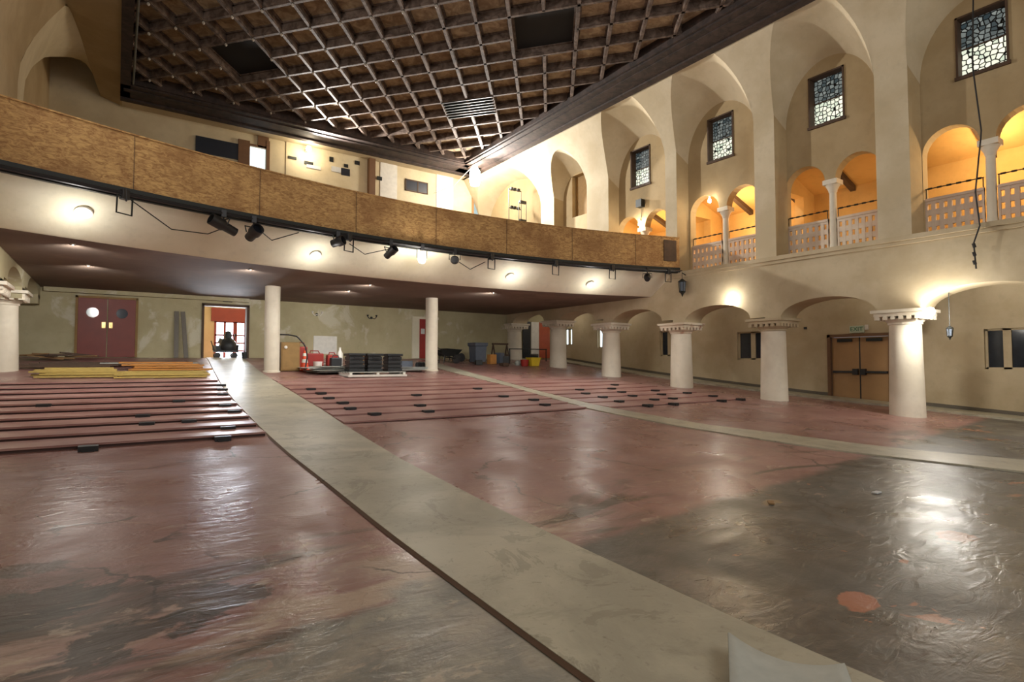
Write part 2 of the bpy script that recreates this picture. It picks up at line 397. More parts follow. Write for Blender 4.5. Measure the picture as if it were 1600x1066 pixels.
anchors(LS, 'dark iron seat anchor at the aisle end of a left block step', 'seat anchors of the left block')
anchors([(-.28, 9.62), (.45, 11.3), (.42, 12.15), (-1.1, 13.9)], 'dark iron seat anchor midway along a left block step', 'seat anchors midway in the left block')
def bowed(x, y, bow=.25, xr=6.8): return y+bow*((x-xr)**2-4)/30
anchors([(x, bowed(x, 10.2+.83*k)) for x, k in ((4.3, 1), (5.5, 1), (4.1, 2), (5.7, 2), (4.2, 3), (4.15, 4), (6.4, 4), (4.2, 5), (4.2, 6), (8.7, 1), (9.0, 2), (8.6, 3), (8.8, 5))],
        'dark iron seat anchor on a step between the two aisles', 'seat anchors of the middle block')
anchors([(x, bowed(x, 10.1+.83*k, .25, 13.2)) for x, k in ((11.4, 0), (12.4, 0), (14.6, 0), (15.6, 0), (11.2, 1), (12.6, 1), (13.4, 1), (15.4, 1), (11.4, 2), (12.6, 2), (13.9, 2), (15.2, 2), (11.5, 3), (13.0, 3), (14.6, 3), (12.0, 4), (13.4, 4), (14.4, 5))],
        'dark iron seat anchor on a step of the right block', 'seat anchors of the right block')

# ------------------------------------------------------------------ ground walls
def arch_bay(mb, X0, X1, yc, hw, zs, rise, ya, yb, ztop, faces=(1, 1)):
    pts = [(ya, zs)]; N = 20
    for k in range(N+1):
        t = math.pi-math.pi*k/N; pts.append((yc+hw*math.cos(t), zs+rise*math.sin(t)))
    pts.append((yb, zs))
    for X, on in ((X0, faces[0]), (X1, faces[1])):
        if on: mb.strip([(X, p[0], p[1]) for p in pts], [(X, p[0], ztop) for p in pts], False)
    mb.strip([(X0, p[0], p[1]) for p in pts], [(X1, p[0], p[1]) for p in pts], True)
SPR = [1.36, 1.36, 1.36, 1.42, 1.62, 1.94, 2.0]      # capital tops
mb = MB()
for k in range(6):
    ya, yb = CY[k], CY[k+1]; zs = max(SPR[k], SPR[k+1]) if k < 2 else (SPR[k]+SPR[k+1])/2+.03
    arch_bay(mb, XW, XW+.92, (ya+yb)/2, (yb-ya)/2-.5, zs, .53 if k < 4 else .45, ya, yb, ZS)
    if k >= 2: mb.box(XW, XW+.92, yb-.5, yb+.5, SPR[k+1], zs+.02)
mb.box(XW, XW+.92, -4, 2.5, 1.36, ZS)
struct(mb, 'wall_right_arcade', 'wall')
# sill ledge above the arcade
mb = MB(); mb.box(XW-.1, XW+.6, -4, 24.2, ZS-.1, ZS+.02); mb.box(XW-.05, XW+.1, -4, 24.2, ZS-.2, ZS-.1)
struct(mb, 'trim_3', 'wall')
def column(x, y, ztop, label, cap='white_plaster'):
    zb = smooth_fl(y)-.05; H = ztop-zb
    t = thing('column', label, 'column', (x, y, zb), 'arcade columns', 'thing')
    mb = MB(); mb.lathe([(.41, 0), (.405, .1), (.375, H*.55), (.36, H-.36)], (x, y, zb), 28); mb.build('shaft', 'white_plaster', t)
    mb = MB(); mb.lathe([(.36, H-.37), (.39, H-.36), (.39, H-.31), (.42, H-.29), (.47, H-.2)], (x, y, zb), 28)
    mb.box(x-.54, x+.54, y-.54, y+.54, ztop-.15, ztop-.06); mb.box(x-.6, x+.6, y-.6, y+.6, ztop-.06, ztop+.02)
    for k in range(6):
        a = -.45+.18*k
        for q in ((x-.5, y+a), (x+.5, y+a), (x+a, y-.5), (x+a, y+.5)): mb.box(q[0]-.045, q[0]+.045, q[1]-.045, q[1]+.045, ztop-.24, ztop-.14)
    mb.build('capital', cap, t)
    return t
column(17, CY[0], SPR[0], 'white arcade column beyond the lamp-lit column, at the stage end')
column(17, CY[1], SPR[1], 'stout white column right of the tan exit doors, bright lamp on its capital')
column(17, CY[2], SPR[2], 'white column left of the tan double exit doors, with a dull tan capital', 'wall')
column(17, CY[3], SPR[3], 'white column below the hanging iron lantern, with a rust-stained capital', 'rust_cap')
column(17, CY[4], SPR[4], 'white arcade column standing where the balcony end meets the right wall')
column(17, CY[5], SPR[5], 'white arcade column under the balcony, nearest the red and white rear door')
column(17, CY[6], SPR[6], 'pale column half built into the rear wall at the end of the arcade')
column(-2.58, 20.33, 1.92, 'white column at the far left edge under the balcony')
column(-2.58, 16.8, 1.75, 'white column of the left arcade, outside the picture edge')
# pillars under the balcony
for x, lab in ((4.15, 'plain white pillar under the balcony beside the bright open doorway'), (9.95, 'plain white pillar under the balcony at the far end of the narrow aisle')):
    y = 19.5; mb = MB(); zb = smooth_fl(y)-.04
    mb.lathe([(.235, 0), (.235, 2.52-zb)], (x, y, zb), 24); mb.lathe([(.27, 0), (.27, .06), (.235, .09)], (x, y, zb), 24)
    single(mb, 'pillar', 'white_plaster', lab, 'pillar')['kind'] = 'thing'

# rear wall at ground level with door openings
def wall_y(mb, y, x0, x1, z0, z1, holes):
    """wall in plane y with rectangular holes (xa, xb, za, zb)"""
    holes = sorted(holes); x = x0
    for (a, b, c, d) in holes:
        mb.quad((x, y, z0), (a, y, z0), (a, y, z1), (x, y, z1))
        if c > z0: mb.quad((a, y, z0), (b, y, z0), (b, y, c), (a, y, c))
        mb.quad((a, y, d), (b, y, d), (b, y, z1), (a, y, z1)); x = b
        for p, q in (((a, c), (a, d)), ((b, c), (b, d)), ((a, d), (b, d))): mb.quad((p[0], y, p[1]), (q[0], y, q[1]), (q[0], y+.3, q[1]), (p[0], y+.3, p[1]))
    mb.quad((x, y, z0), (x1, y, z0), (x1, y, z1), (x, y, z1))
mb = MB(); wall_y(mb, YR, -6, 20.1, -.2, 2.95, [(2.66, 4.17, -.2, 2.17)])
struct(mb, 'wall_rear', 'rear')
mb = MB()   # left arcade wall and outer walls
for ya, yb, zs in ((13.4, 16.8, 1.75), (16.8, 20.33, 1.92), (20.33, 24, 2.1)):
    arch_bay(mb, XL, XL-.92, (ya+yb)/2, (yb-ya)/2-.5, zs, .45, ya, yb, ZS)
    mb.box(XL-.92, XL, yb-.55, yb+.0, zs-.2, zs+.1)
mb.box(XL-.92, XL, -4, 13.4, -1.7, ZS)
struct(mb, 'wall_left_arcade', 'rear')
mb = MB(); mb.quad((-6, -4, -1.7), (-6, YR, -1.7), (-6, YR, 3.3), (-6, -4, 3.3)); struct(mb, 'wall_left', 'rear')
# right outer wall with double door and window openings
def wall_x(mb, x, y0, y1, z0, z1, holes, dep=.3):
    y = y0
    for (a, b, c, d) in sorted(holes):
        mb.quad((x, y, z0), (x, a, z0), (x, a, z1), (x, y, z1))
        if c > z0: mb.quad((x, a, z0), (x, b, z0), (x, b, c), (x, a, c)); mb.quad((x, a, c), (x, b, c), (x+dep, b, c), (x+dep, a, c))
        mb.quad((x, a, d), (x, b, d), (x, b, z1), (x, a, z1)); y = b
        for p, q in (((a, c), (a, d)), ((b, c), (b, d)), ((a, d), (b, d))): mb.quad((x, p[0], p[1]), (x, q[0], q[1]), (x+dep, q[0], q[1]), (x+dep, p[0], p[1]))
    mb.quad((x, y, z0), (x, y1, z0), (x, y1, z1), (x, y, z1))
WIN = [(4.28, 5.24, -.18, .95), (11.7, 12.95, .12, 1.2), (15.9, 16.8, .3, 1.42), (20.0, 20.8, .75, 1.75), (22.75, 23.4, .95, 1.85)]
mb = MB(); wall_x(mb, XO, -4, 24.2, -1.8, 3.2, [(7.6, 9.42, -1.36, .88)]+WIN)
struct(mb, 'wall_right', 'wall')
# raised curb along the outer wall
mb = MB(); yy = [-4+.7*k for k in range(41)]
yy = [y for y in yy if y < 24]
mb.strip([(18.95, y, smooth_fl(y)+.06) for y in yy], [(XO, y, smooth_fl(y)+.06) for y in yy]); mb.strip([(18.95, y, smooth_fl(y)-.05) for y in yy], [(18.95, y, smooth_fl(y)+.06) for y in yy])
struct(mb, 'floor_curb', 'aisle')
for a, b in ((-4, 7.5), (9.5, 24)):
    mb = MB(); y2 = [a+(b-a)*k/20 for k in range(21)]
    mb.strip([(XO-.02, y, smooth_fl(y)+.05) for y in y2], [(XO-.02, y, smooth_fl(y)+.15) for y in y2]); mb.strip([(XO-.02, y, smooth_fl(y)+.15) for y in y2], [(XO, y, smooth_fl(y)+.16) for y in y2])
    struct(mb, 'baseboard_right', 'slate')
# aisle windows: paired narrow casements
for k, (a, b, c, d) in enumerate(WIN):
    t = thing('window_%d' % (k+1), ['pair of narrow dark casements at the right edge of the side aisle', 'pair of narrow casements left of the tan exit doors, one pane catching a lamp', 'small casement seen beside the rust-stained column', 'far casement beyond the arcade column under the balcony', 'small casement nearest the rear corner of the side aisle'][k], 'window', (XO, (a+b)/2, c), 'side aisle windows', 'structure')
    mb = MB(); m = (a+b)/2; X0, X1 = XO+.1, XO+.2
    for p, q in ((a, a+.06), (m-.09, m+.09), (b-.06, b)): mb.box(X0, X1, p, q, c, d)
    mb.box(X0, X1, a, b, c, c+.05); mb.box(X0, X1, a, b, d-.05, d); mb.build('window_frame', 'wall', t)
    for p, q in ((a+.06, m-.09), (m+.09, b-.06)):
        g = MB(); g.box(XO+.15, XO+.17, p, q, c+.05, d-.05); g.build('pane', 'dark_glass' if k < 3 else 'dim_day', t)
# tan double exit door
t = thing('door_1', 'tan double exit doors with black push bars in the side aisle', 'door', (XO, 8.5, -1.36), None, 'structure')
mb = MB(); mb.box(XO-.05, XO+.15, 7.52, 7.62, -1.36, .96); mb.box(XO-.05, XO+.15, 9.4, 9.5, -1.36, .96); mb.box(XO-.05, XO+.15, 7.52, 9.5, .86, .96); mb.build('door_frame', 'door_frame', t)
for a, b in ((7.63, 8.49), (8.53, 9.39)):
    mb = MB(); mb.box(XO+.05, XO+.1, a, b, -1.34, .85); l = mb.build('door_leaf', 'door_tan', t, .01)
    mb = MB(); mb.box(XO-.03, XO+.05, a+.05, b-.05, -.34, -.27); e = b-.1 if a < 8 else a+.1; mb.box(XO-.05, XO+.05, e-.08, e+.08, -.4, -.2); mb.build('push_bar', 'black', l)
    mb = MB(); mb.box(XO+.0, XO+.05, a+.2, b-.2, .7, .8); mb.build('door_closer', 'dark_iron', l)
mb = MB(); mb.box(XO+.06, XO+.09, 8.49, 8.53, -1.34, .85); mb.build('astragal', 'black', t)
# exit sign
def text(body, size, loc, rot, m, parent, name='lettering', ext=.004):
    c = bpy.data.curves.new(name, 'FONT'); c.body = body; c.size = size; c.align_x = 'CENTER'; c.align_y = 'CENTER'; c.extrude = ext
    c.materials.append(M[m]); o = bpy.data.objects.new(name, c); COL.objects.link(o); o.rotation_euler = rot
    bpy.context.view_layer.update(); me = bpy.data.meshes.new_from_object(o.evaluated_get(bpy.context.evaluated_depsgraph_get()))
    bpy.data.objects.remove(o); o = bpy.data.objects.new(name, me); COL.objects.link(o); o.rotation_euler = rot
    o.parent = parent; o.location = Vector(loc)-world_loc(parent); return o
mb = MB(); mb.box(XO-.07, XO-.002, 8.32, 8.76, .99, 1.22); e = single(mb, 'exit_sign', 'green_sign', 'small pale EXIT sign on the wall over the tan double doors', 'sign', None, .01)
text('EXIT', .19, (XO-.074, 8.54, 1.105), (R(90), 0, R(-90)), 'sign_green', e)
mb = MB(); mb.box(XO-.05, XO-.002, 8.2, 8.3, 1.08, 1.24); single(mb, 'emergency_lamp', 'white', 'tiny white emergency lamp box beside the EXIT sign', 'lamp')
mb = MB(); mb.box(XO-.03, XO-.002, 10.2, 10.3, 1.19, 1.27); single(mb, 'wall_socket', 'black', 'small dark wall box between column and tan exit doors', 'box')
# ceiling of the side aisles
for i, y in enumerate((4.3, 7.9, 11.5, 15.1, 18.7, 22.2)):  # lamps out of view, added to brighten the side aisle
    t = thing('added_aisle_lamp', 'added ceiling lamp of the side aisle behind arch %s from the stage' % ORD[i], 'lamp', (18.9, y, 2.85), 'added side aisle fill lamps')
    mb = MB(); mb.lathe([(.14, 0), (.14, -.03), (.1, -.06)], (18.9, y, 2.85), 16); mb.build('rim', 'white', t)
    mb = MB(); mb.lathe([(.1, -.05), (.07, -.09), (.001, -.1)], (18.9, y, 2.85), 16); mb.build('bulb', 'lamp_dim', t)
    lamp('aisle_fill_light', (18.9, y, 2.6), 17, (1, .95, .84), .1, t)
mb = MB(); mb.box(XW+.9, XO+.1, -4, 24.2, 2.85, ZS-.02); struct(mb, 'ceiling_aisle_right', 'wall')
mb = MB(); mb.box(-6, XL-.9, -4, 24.2, 2.85, ZS-.02); struct(mb, 'ceiling_aisle_left', 'rear')

# ------------------------------------------------------------------ balcony
NX = 48; xs = [XL+.01+(XW-XL-.02)*k/NX for k in range(NX+1)]
def arc(off, z): return [(x, fy(x)+off, z) for x in xs]
bal = thing('balcony', 'long curved balcony front clad in raw chipboard across the rear of the hall', 'balcony', (7.3, 14.5, 2.5), None, 'thing')
mb = MB(); mb.strip(arc(0, 3.42), arc(0, 4.5), True); mb.strip(arc(0, 4.5), arc(.3, 4.5)); mb.strip(arc(.3, 4.5), arc(.3, 3.6)); mb.strip(arc(0, 3.42), arc(.1, 3.42))
# butt strips and scarf joints of the chipboard sheets
mb.build('fascia', 'osb', bal)
for x in (0.2, 2.64, 5.08, 7.52, 9.96, 12.4, 14.84):
    j = MB(); j.obox((x, fy(x)-.004, 3.96), .007, .012, 1.08); j.build('joint_strip', 'wood_dark', bal)
mb = MB(); mb.obox((16.15, fy(16.15)-.03, 4.02), .5, .03, .75, (0, 0, math.atan(-(16.15-7.9)/24))); mb.build('patch_board', 'wood_dark', bal)
mb = MB(); mb.strip(arc(-.02, 4.5), arc(.34, 4.5)); mb.strip(arc(-.02, 4.5), arc(-.02, 4.53)); mb.strip(arc(-.02, 4.53), arc(.34, 4.53)); mb.build('cap_rail', 'osb', bal)
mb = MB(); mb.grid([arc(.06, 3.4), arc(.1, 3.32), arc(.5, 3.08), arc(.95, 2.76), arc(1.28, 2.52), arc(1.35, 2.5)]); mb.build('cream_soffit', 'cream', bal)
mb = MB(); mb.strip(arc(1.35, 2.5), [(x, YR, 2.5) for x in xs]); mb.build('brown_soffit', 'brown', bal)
mb = MB(); mb.strip([(x, fy(x)+.3, 3.6) for x in xs], [(x, YU, 6.3) for x in xs], False); mb.build('raked_deck', 'wood_dark', bal)
# plaster drop between soffit and rear wall
mb = MB(); mb.box(-2, 4.2, YR-.25, YR-.01, 2.36, 2.5); struct(mb, 'trim_4', 'rear')
# black lighting pipe under the fascia
rail = thing('lighting_pipe', 'black lighting pipe slung under the chipboard balcony front', 'pipe', (7.3, 14.3, 3.3))
mb = MB(); mb.tube([(x, fy(x)-.1, 3.28) for x in xs], .045, 8); mb.build('pipe', 'black', rail)
mb = MB(); mb.strip(arc(-.03, 3.22), arc(-.03, 3.42), True); mb.strip(arc(-.03, 3.22), arc(.06, 3.22), True); mb.build('backing_strip', 'dark_iron', rail)
def clamp_pos(x): return Vector((x, fy(x)-.1, 3.28))
def tangent(x): return math.atan(-(x-7.9)/24)
def bracket(x, label, swing=.3):
    p = clamp_pos(x); t = thing('lamp_yoke', label, 'bracket', p, 'empty lamp yokes under the balcony')
    mt = Matrix.Translation(p) @ Matrix.Rotation(tangent(x)+swing, 4, 'Z')
    P = lambda *q: [mt @ Vector(v) for v in q]
    mb = MB(); mb.tube(P((-.14, 0, -.05), (-.15, 0, -.4), (.15, 0, -.4), (.16, 0, -.05)), .018, 6); mb.build('yoke', 'dark_iron', t)
    mb = MB(); mb.box(-.07, .07, -.06, .06, -.12, .07, mt); mb.tube(P((0, -.05, .07), (0, -.05, -.16)), .02, 6); mb.build('clamp', 'black', t, .01)
    mb = MB(); mb.tube(P((-.14, 0, -.05), (.0, 0, -.1), (.16, 0, -.05)), .016, 6); mb.build('crossbar', 'dark_iron', t)
for x, lab in ((.06, 'empty square lamp yoke on the pipe left of the pair of black spotlights'), (4.85, 'empty square lamp yoke on the pipe beside the small round spotlight'), (9.35, 'empty square lamp yoke on the pipe right of the lit hanging lamp'),
               (11.69, 'empty square lamp yoke on the pipe above the far right soffit light'), (13.85, 'empty lamp yoke third from the right end of the pipe'), (16.0, 'empty lamp yoke at the right end of the pipe')):
    bracket(x, lab)
def spot(x, label, az, tilt, L=.42, r=.11, z=-.25):
    p = clamp_pos(x); t = thing('stage_spotlight', label, 'spotlight', p, 'black spotlights under the balcony')
    mb = MB(); mb.box(p.x-.05, p.x+.05, p.y-.05, p.y+.05, p.z-.08, p.z+.07); mb.tube([p+Vector((0, 0, -.06)), p+Vector((0, 0, z+.14))], .018, 6); mb.build('clamp', 'black', t)
    c = p+Vector((0, 0, z)); mt = Matrix.Translation(c) @ Euler((tilt, 0, az)).to_matrix().to_4x4()
    mb = MB(); mb.tube([mt @ Vector(v) for v in ((-r-.03, 0, 0), (-r-.03, 0, .16), (r+.03, 0, .16), (r+.03, 0, 0))], .014, 6); mb.build('yoke', 'dark_iron', t)
    mb = MB(); mb.lathe([(.01, -L/2), (r*.75, -L/2+.01), (r*.8, -.02), (r, .02), (r, L/2), (r*.86, L/2), (r*.84, L/2-.08)], (0, 0, 0), 18, mat=mt @ Matrix.Rotation(R(90), 4, 'X')); mb.build('housing', 'black', t)
    mb = MB(); mb.lathe([(.001, L/2-.07), (r*.84, L/2-.07)], (0, 0, 0), 18, mat=mt @ Matrix.Rotation(R(90), 4, 'X')); mb.build('lens', 'dark_glass', t)
spot(1.86, 'long black spotlight on the pipe, left one of the touching pair', R(-70), R(-20), .6, .13, -.27)
spot(2.5, 'stubby black spotlight on the pipe, right one of the touching pair', R(20), R(-25), .42, .14, -.32)
spot(4.55, 'small round black spotlight hanging against the cream soffit between two yokes', R(40), R(-15), .34, .13, -.2)
spot(6.05, 'black spotlight on the pipe just left of the lit hanging lamp', R(20), R(-30), .4, .12, -.27)
spot(8.09, 'black spotlight on the pipe just right of the lit hanging lamp', R(150), R(-10), .36, .13, -.25)
spot(15.2, 'black spotlight near the right end of the pipe', R(130), R(-25), .34, .12, -.3)
# lit lamp on the pipe
p = clamp_pos(7.02); t = thing('work_lamp', 'lit white lamp hanging on the pipe at the middle of the balcony', 'lamp', p)
mb = MB(); mb.box(p.x-.05, p.x+.05, p.y-.05, p.y+.05, p.z-.1, p.z+.07); mb.build('clamp', 'black', t)
mb = MB(); mb.tube([p+Vector((-.15, 0, -.08)), p+Vector((-.15, 0, -.32))], .014, 6); mb.tube([p+Vector((.15, 0, -.08)), p+Vector((.15, 0, -.32))], .014, 6); mb.tube([p+Vector((-.15, 0, -.08)), p+Vector((.15, 0, -.08))], .014, 6); mb.build('yoke', 'dark_iron', t)
mb = MB(); mb.lathe([(.001, -.47), (.08, -.44), (.11, -.36), (.1, -.26), (.05, -.18), (.001, -.16)], p, 16); mb.build('bulb', 'glow', t)
lamp('lamp_light', p+Vector((0, -.18, -.4)), 90, (1, .95, .86), .1, t)
# recessed soffit lights
for i, (x, y, z) in enumerate(((-.59, 13.66, 2.93), (4.24, 15.01, 2.84), (10.59, 15.12, 2.85), (13.74, 14.64, 2.8))):
    t = thing('soffit_light', ['lit round soffit light at the far left of the cream balcony underside', 'lit round soffit light on the cream underside above the bright doorway aisle', 'lit round soffit light right of the middle of the cream underside', 'lit round soffit light nearest the right end of the cream underside'][i], 'light', (x, y, z), 'lights in the cream balcony underside')
    mt = Matrix.Translation((x, y, z)) @ Matrix.Rotation(R(-33), 4, 'X')
    mb = MB(); mb.lathe([(.1, .03), (.15, .02), (.15, -.02), (.1, -.03)], (0, 0, 0), 18, mat=mt); mb.build('trim_ring', 'white', t)
    mb = MB(); mb.lathe([(.001, -.06), (.07, -.045), (.1, -.01)], (0, 0, 0), 18, mat=mt); mb.build('bulb', 'glow', t)
    spot_lamp('soffit_beam', Vector((x, y-.1, z-.16)), 230, t); lamp('soffit_glow', Vector((x, y-.3, z-.4)), 26, (1, .97, .92), .08, t)
for i, (x, y) in enumerate(((-.8, 14.9), (-.64, 17.93), (2.88, 16.2), (6.58, 17.2), (6.55, 19.14), (10.9, 16.6))):
    t = thing('downlight', ['tiny lit downlight at the front edge of the brown soffit, far left', 'tiny lit downlight in the brown soffit before the maroon doors', 'tiny lit downlight in the brown soffit left of the left pillar', 'tiny lit downlight in the brown soffit midway between the pillars', 'tiny lit downlight in the brown soffit, deeper between the pillars', 'tiny lit downlight in the brown soffit right of the right pillar'][i], 'light', (x, y, 2.5), 'downlights in the brown soffit')
    mb = MB(); mb.lathe([(.03, -.0), (.05, -.0), (.05, -.02), (.03, -.025)], (x, y, 2.5), 12); mb.build('trim_ring', 'white', t)
    mb = MB(); mb.lathe([(.001, -.03), (.03, -.02), (.03, 0)], (x, y, 2.5), 12); mb.build('bulb', 'glow', t)
    spot_lamp('rear_fill_beam', (x, y, 2.4), 200, t, R(52))  # beam added and tilted back to brighten the rear wall
# drooping cables under the soffit
cabs = [((.15, 13.2, 3.2), (.9, 13.9, 2.85), (1.6, 14.0, 2.86), (2.0, 13.75, 3.05)), ((2.6, 13.9, 3.1), (3.0, 14.3, 2.95), (3.6, 14.2, 3.2)), ((8.3, 14.5, 3.0), (8.8, 14.7, 2.86), (9.2, 14.46, 3.1)), ((4.9, 14.3, 3.1), (5.5, 14.8, 2.97), (6.0, 14.4, 3.1))]
for i, c in enumerate(cabs):
    q = []
    for k in range(len(c)-1):
        for s in range(5): q.append(Vector(c[k]).lerp(Vector(c[k+1]), s/5))
    q.append(Vector(c[-1])); mb = MB(); mb.tube(q, .012, 5)
    single(mb, 'cable', 'dark_iron', ['thin dark cable drooping from the pipe left of the paired spotlights', 'thin dark cable looping right of the paired spotlights', 'thin dark cable drooping from the spotlight right of the lit lamp', 'thin dark cable running left of the lit lamp'][i], 'cable')

# ------------------------------------------------------------------ right gallery and upper wall
def cove(z): return XW if z < 7.6 else XW-1.12*min(1, (z-7.6)/2.45)**1.5
BAYS = [(2.93, 5.72, 4.27), (6.5, 9.32, 7.93), (10.0, 13.04, 11.5), (13.55, 16.5, 15.15)]
UB = [(y0, y1, (y0+y1)/2, 7.7, 2.68, 1) for y0, y1, c in BAYS]
UB += [(17.8, 20.04, 18.92, 7.7, 1.75, 0), (21.03, YU, (21.03+YU)/2, 7.75, 2.28, 0)]
mbF = MB(); mbV = MB(); mbJ = MB(); N = 28; ZT = 10.06
edges = []
prev = -4.
for (y0, y1, yc, zs, rise, tw) in UB:
    hw = (y1-y0)/2
    # pier before this bay
    zz = [ZS]+[7.7+(ZT-7.7)*k/9 for k in range(10)]
    mbF.grid([[(cove(z), y, z) for y in (prev, y0)] for z in zz])
    hwb = min(hw*.93, 1.4) if hw < 2 else hw*.95
    front = []; back = []; ft = []
    for k in range(N+1):
        t = math.pi-math.pi*k/N; z = min(ZT-.01, zs+rise*math.sin(t)); y = yc+hw*math.cos(t)
        front.append((cove(z), y, z)); back.append((XB, yc+hwb*math.cos(t), (zs-.4 if tw else zs-.1)+(1.78 if tw else 1.1 if hw < 2 else 1.95)*math.sin(t)))
    rows = []
    for j in range(8): rows.append([(cove(f[2]+(ZT-f[2])*j/7), f[1], f[2]+(ZT-f[2])*j/7) for f in front])
    mbF.grid(rows)
    # splayed vault from the arch in the cove to the flat back wall
    rr = []
    for j in range(7):
        s = j/6; rr.append([tuple(Vector(a).lerp(Vector(b), s)+Vector((0, 0, .12*(hw < 2)*math.sin(math.pi*s)*math.sin(math.pi*q/N)))) for q, (a, b) in enumerate(zip(front, back))])
    mbV.grid(rr)
    for y, yb in ((y0, back[0][1]), (y1, back[-1][1])):
        mbJ.quad((XW, y, ZS), (XB+.02, yb, ZS), (XB+.02, yb, back[0][2]), (XW, y, zs))
    prev = y1
mbF.grid([[(cove(z), y, z) for y in (prev, YU)] for z in [ZS]+[7.7+(ZT-7.7)*k/9 for k in range(10)]])
struct(mbF, 'wall_right_upper', 'upper'); struct(mbV, 'ceiling_lunettes', 'upper'); struct(mbJ, 'trim_5', 'recess')
# back wall of the bays with twin arches and square windows
mb = MB()
def back_wall(mb, y0, y1, opens, win, zt=10.4):
    """opens: (yc, hw, zs, rise); win: (a, b, c, d)"""
    zsplit = 6.6; pts = [(y0, ZS-.3)]
    for n, (yc, hw, zs, rise) in enumerate(opens):
        pts += ([(yc-hw, ZS-.3)] if n == 0 else [])+[(yc-hw, zs)]
        for k in range(1, 14): t = math.pi-math.pi*k/14; pts.append((yc+hw*math.cos(t), zs+rise*math.sin(t)))
        pts += [(yc+hw, zs)]+([(yc+hw, ZS-.3)] if n == len(opens)-1 else [])
    pts.append((y1, ZS-.3))
    for X in (XB, XB+.32):
        for p, q in zip(pts, pts[1:]):
            if abs(q[0]-p[0]) > 1e-6: mb.quad((X, p[0], p[1]), (X, q[0], q[1]), (X, q[0], zsplit), (X, p[0], zsplit))
    for p, q in zip(pts, pts[1:]): mb.quad((XB, p[0], p[1]), (XB, q[0], q[1]), (XB+.32, q[0], q[1]), (XB+.32, p[0], p[1]))
    if win: wall_x(mb, XB, y0, y1, zsplit, zt, [win], .3)
    else: mb.quad((XB, y0, zsplit), (XB, y1, zsplit), (XB, y1, zt), (XB, y0, zt))
gw = []
for (y0, y1, c) in BAYS:
    w_ = (c-.45, c+.57, 7.08, 8.64)
    back_wall(mb, y0-.5, y1+.25, [(c-.745, .6, 5.38, .6), (c+.745, .6, 5.38, .6)], w_); gw.append(w_)
back_wall(mb, 16.7, 20.6, [], (18.3, 19.34, 6.68, 8.6)); back_wall(mb, 20.6, YU, [], None)
struct(mb, 'wall_right_gallery', 'recess')
WL = ['leaded square window in the bay at the right edge, highest in the picture', 'leaded square window above the bay of arches left of the pier at the hanging cable', 'leaded square window above the gallery arches beside the balcony end', 'leaded square window farthest back, above the chipboard balcony']
for k, (a, b, c, d) in enumerate(gw):
    t = thing('window_%d' % (k+6), WL[k], 'window', (XB, (a+b)/2, c), 'leaded gallery windows', 'structure')
    mb = MB(); f = .045
    mb.box(XB-.03, XB+.3, a, a+f, c, d); mb.box(XB-.03, XB+.3, b-f, b, c, d); mb.box(XB-.03, XB+.3, a, b, d-f, d); mb.box(XB-.05, XB+.3, a-.03, b+.03, c-.04, c+f)
    m = (c+d)/2+.03; mb.box(XB+.25, XB+.29, a, b, m-.02, m+.02); mb.build('window_frame', 'wood_dark', t)
    mb = MB(); mb.box(XB+.26, XB+.275, a+f, b-f, c+f, m-.02); mb.build('lower_pane', 'lead_low', t)
    mb = MB(); mb.box(XB+.26, XB+.275, a+f, b-f, m+.02, d-f); mb.build('upper_pane', 'lead_high', t)
mb = MB(); mb.box(XB+.24, XB+.3, 18.3, 19.34, 6.68, 8.6); mb.box(XB+.2, XB+.26, 18.33, 18.4, 6.68, 8.6); mb.box(XB+.2, XB+.26, 19.24, 19.31, 6.68, 8.6)
struct(mb, 'window_10', 'cardboard', None, 'boarded blank window in the white niche above the balcony', 'window')
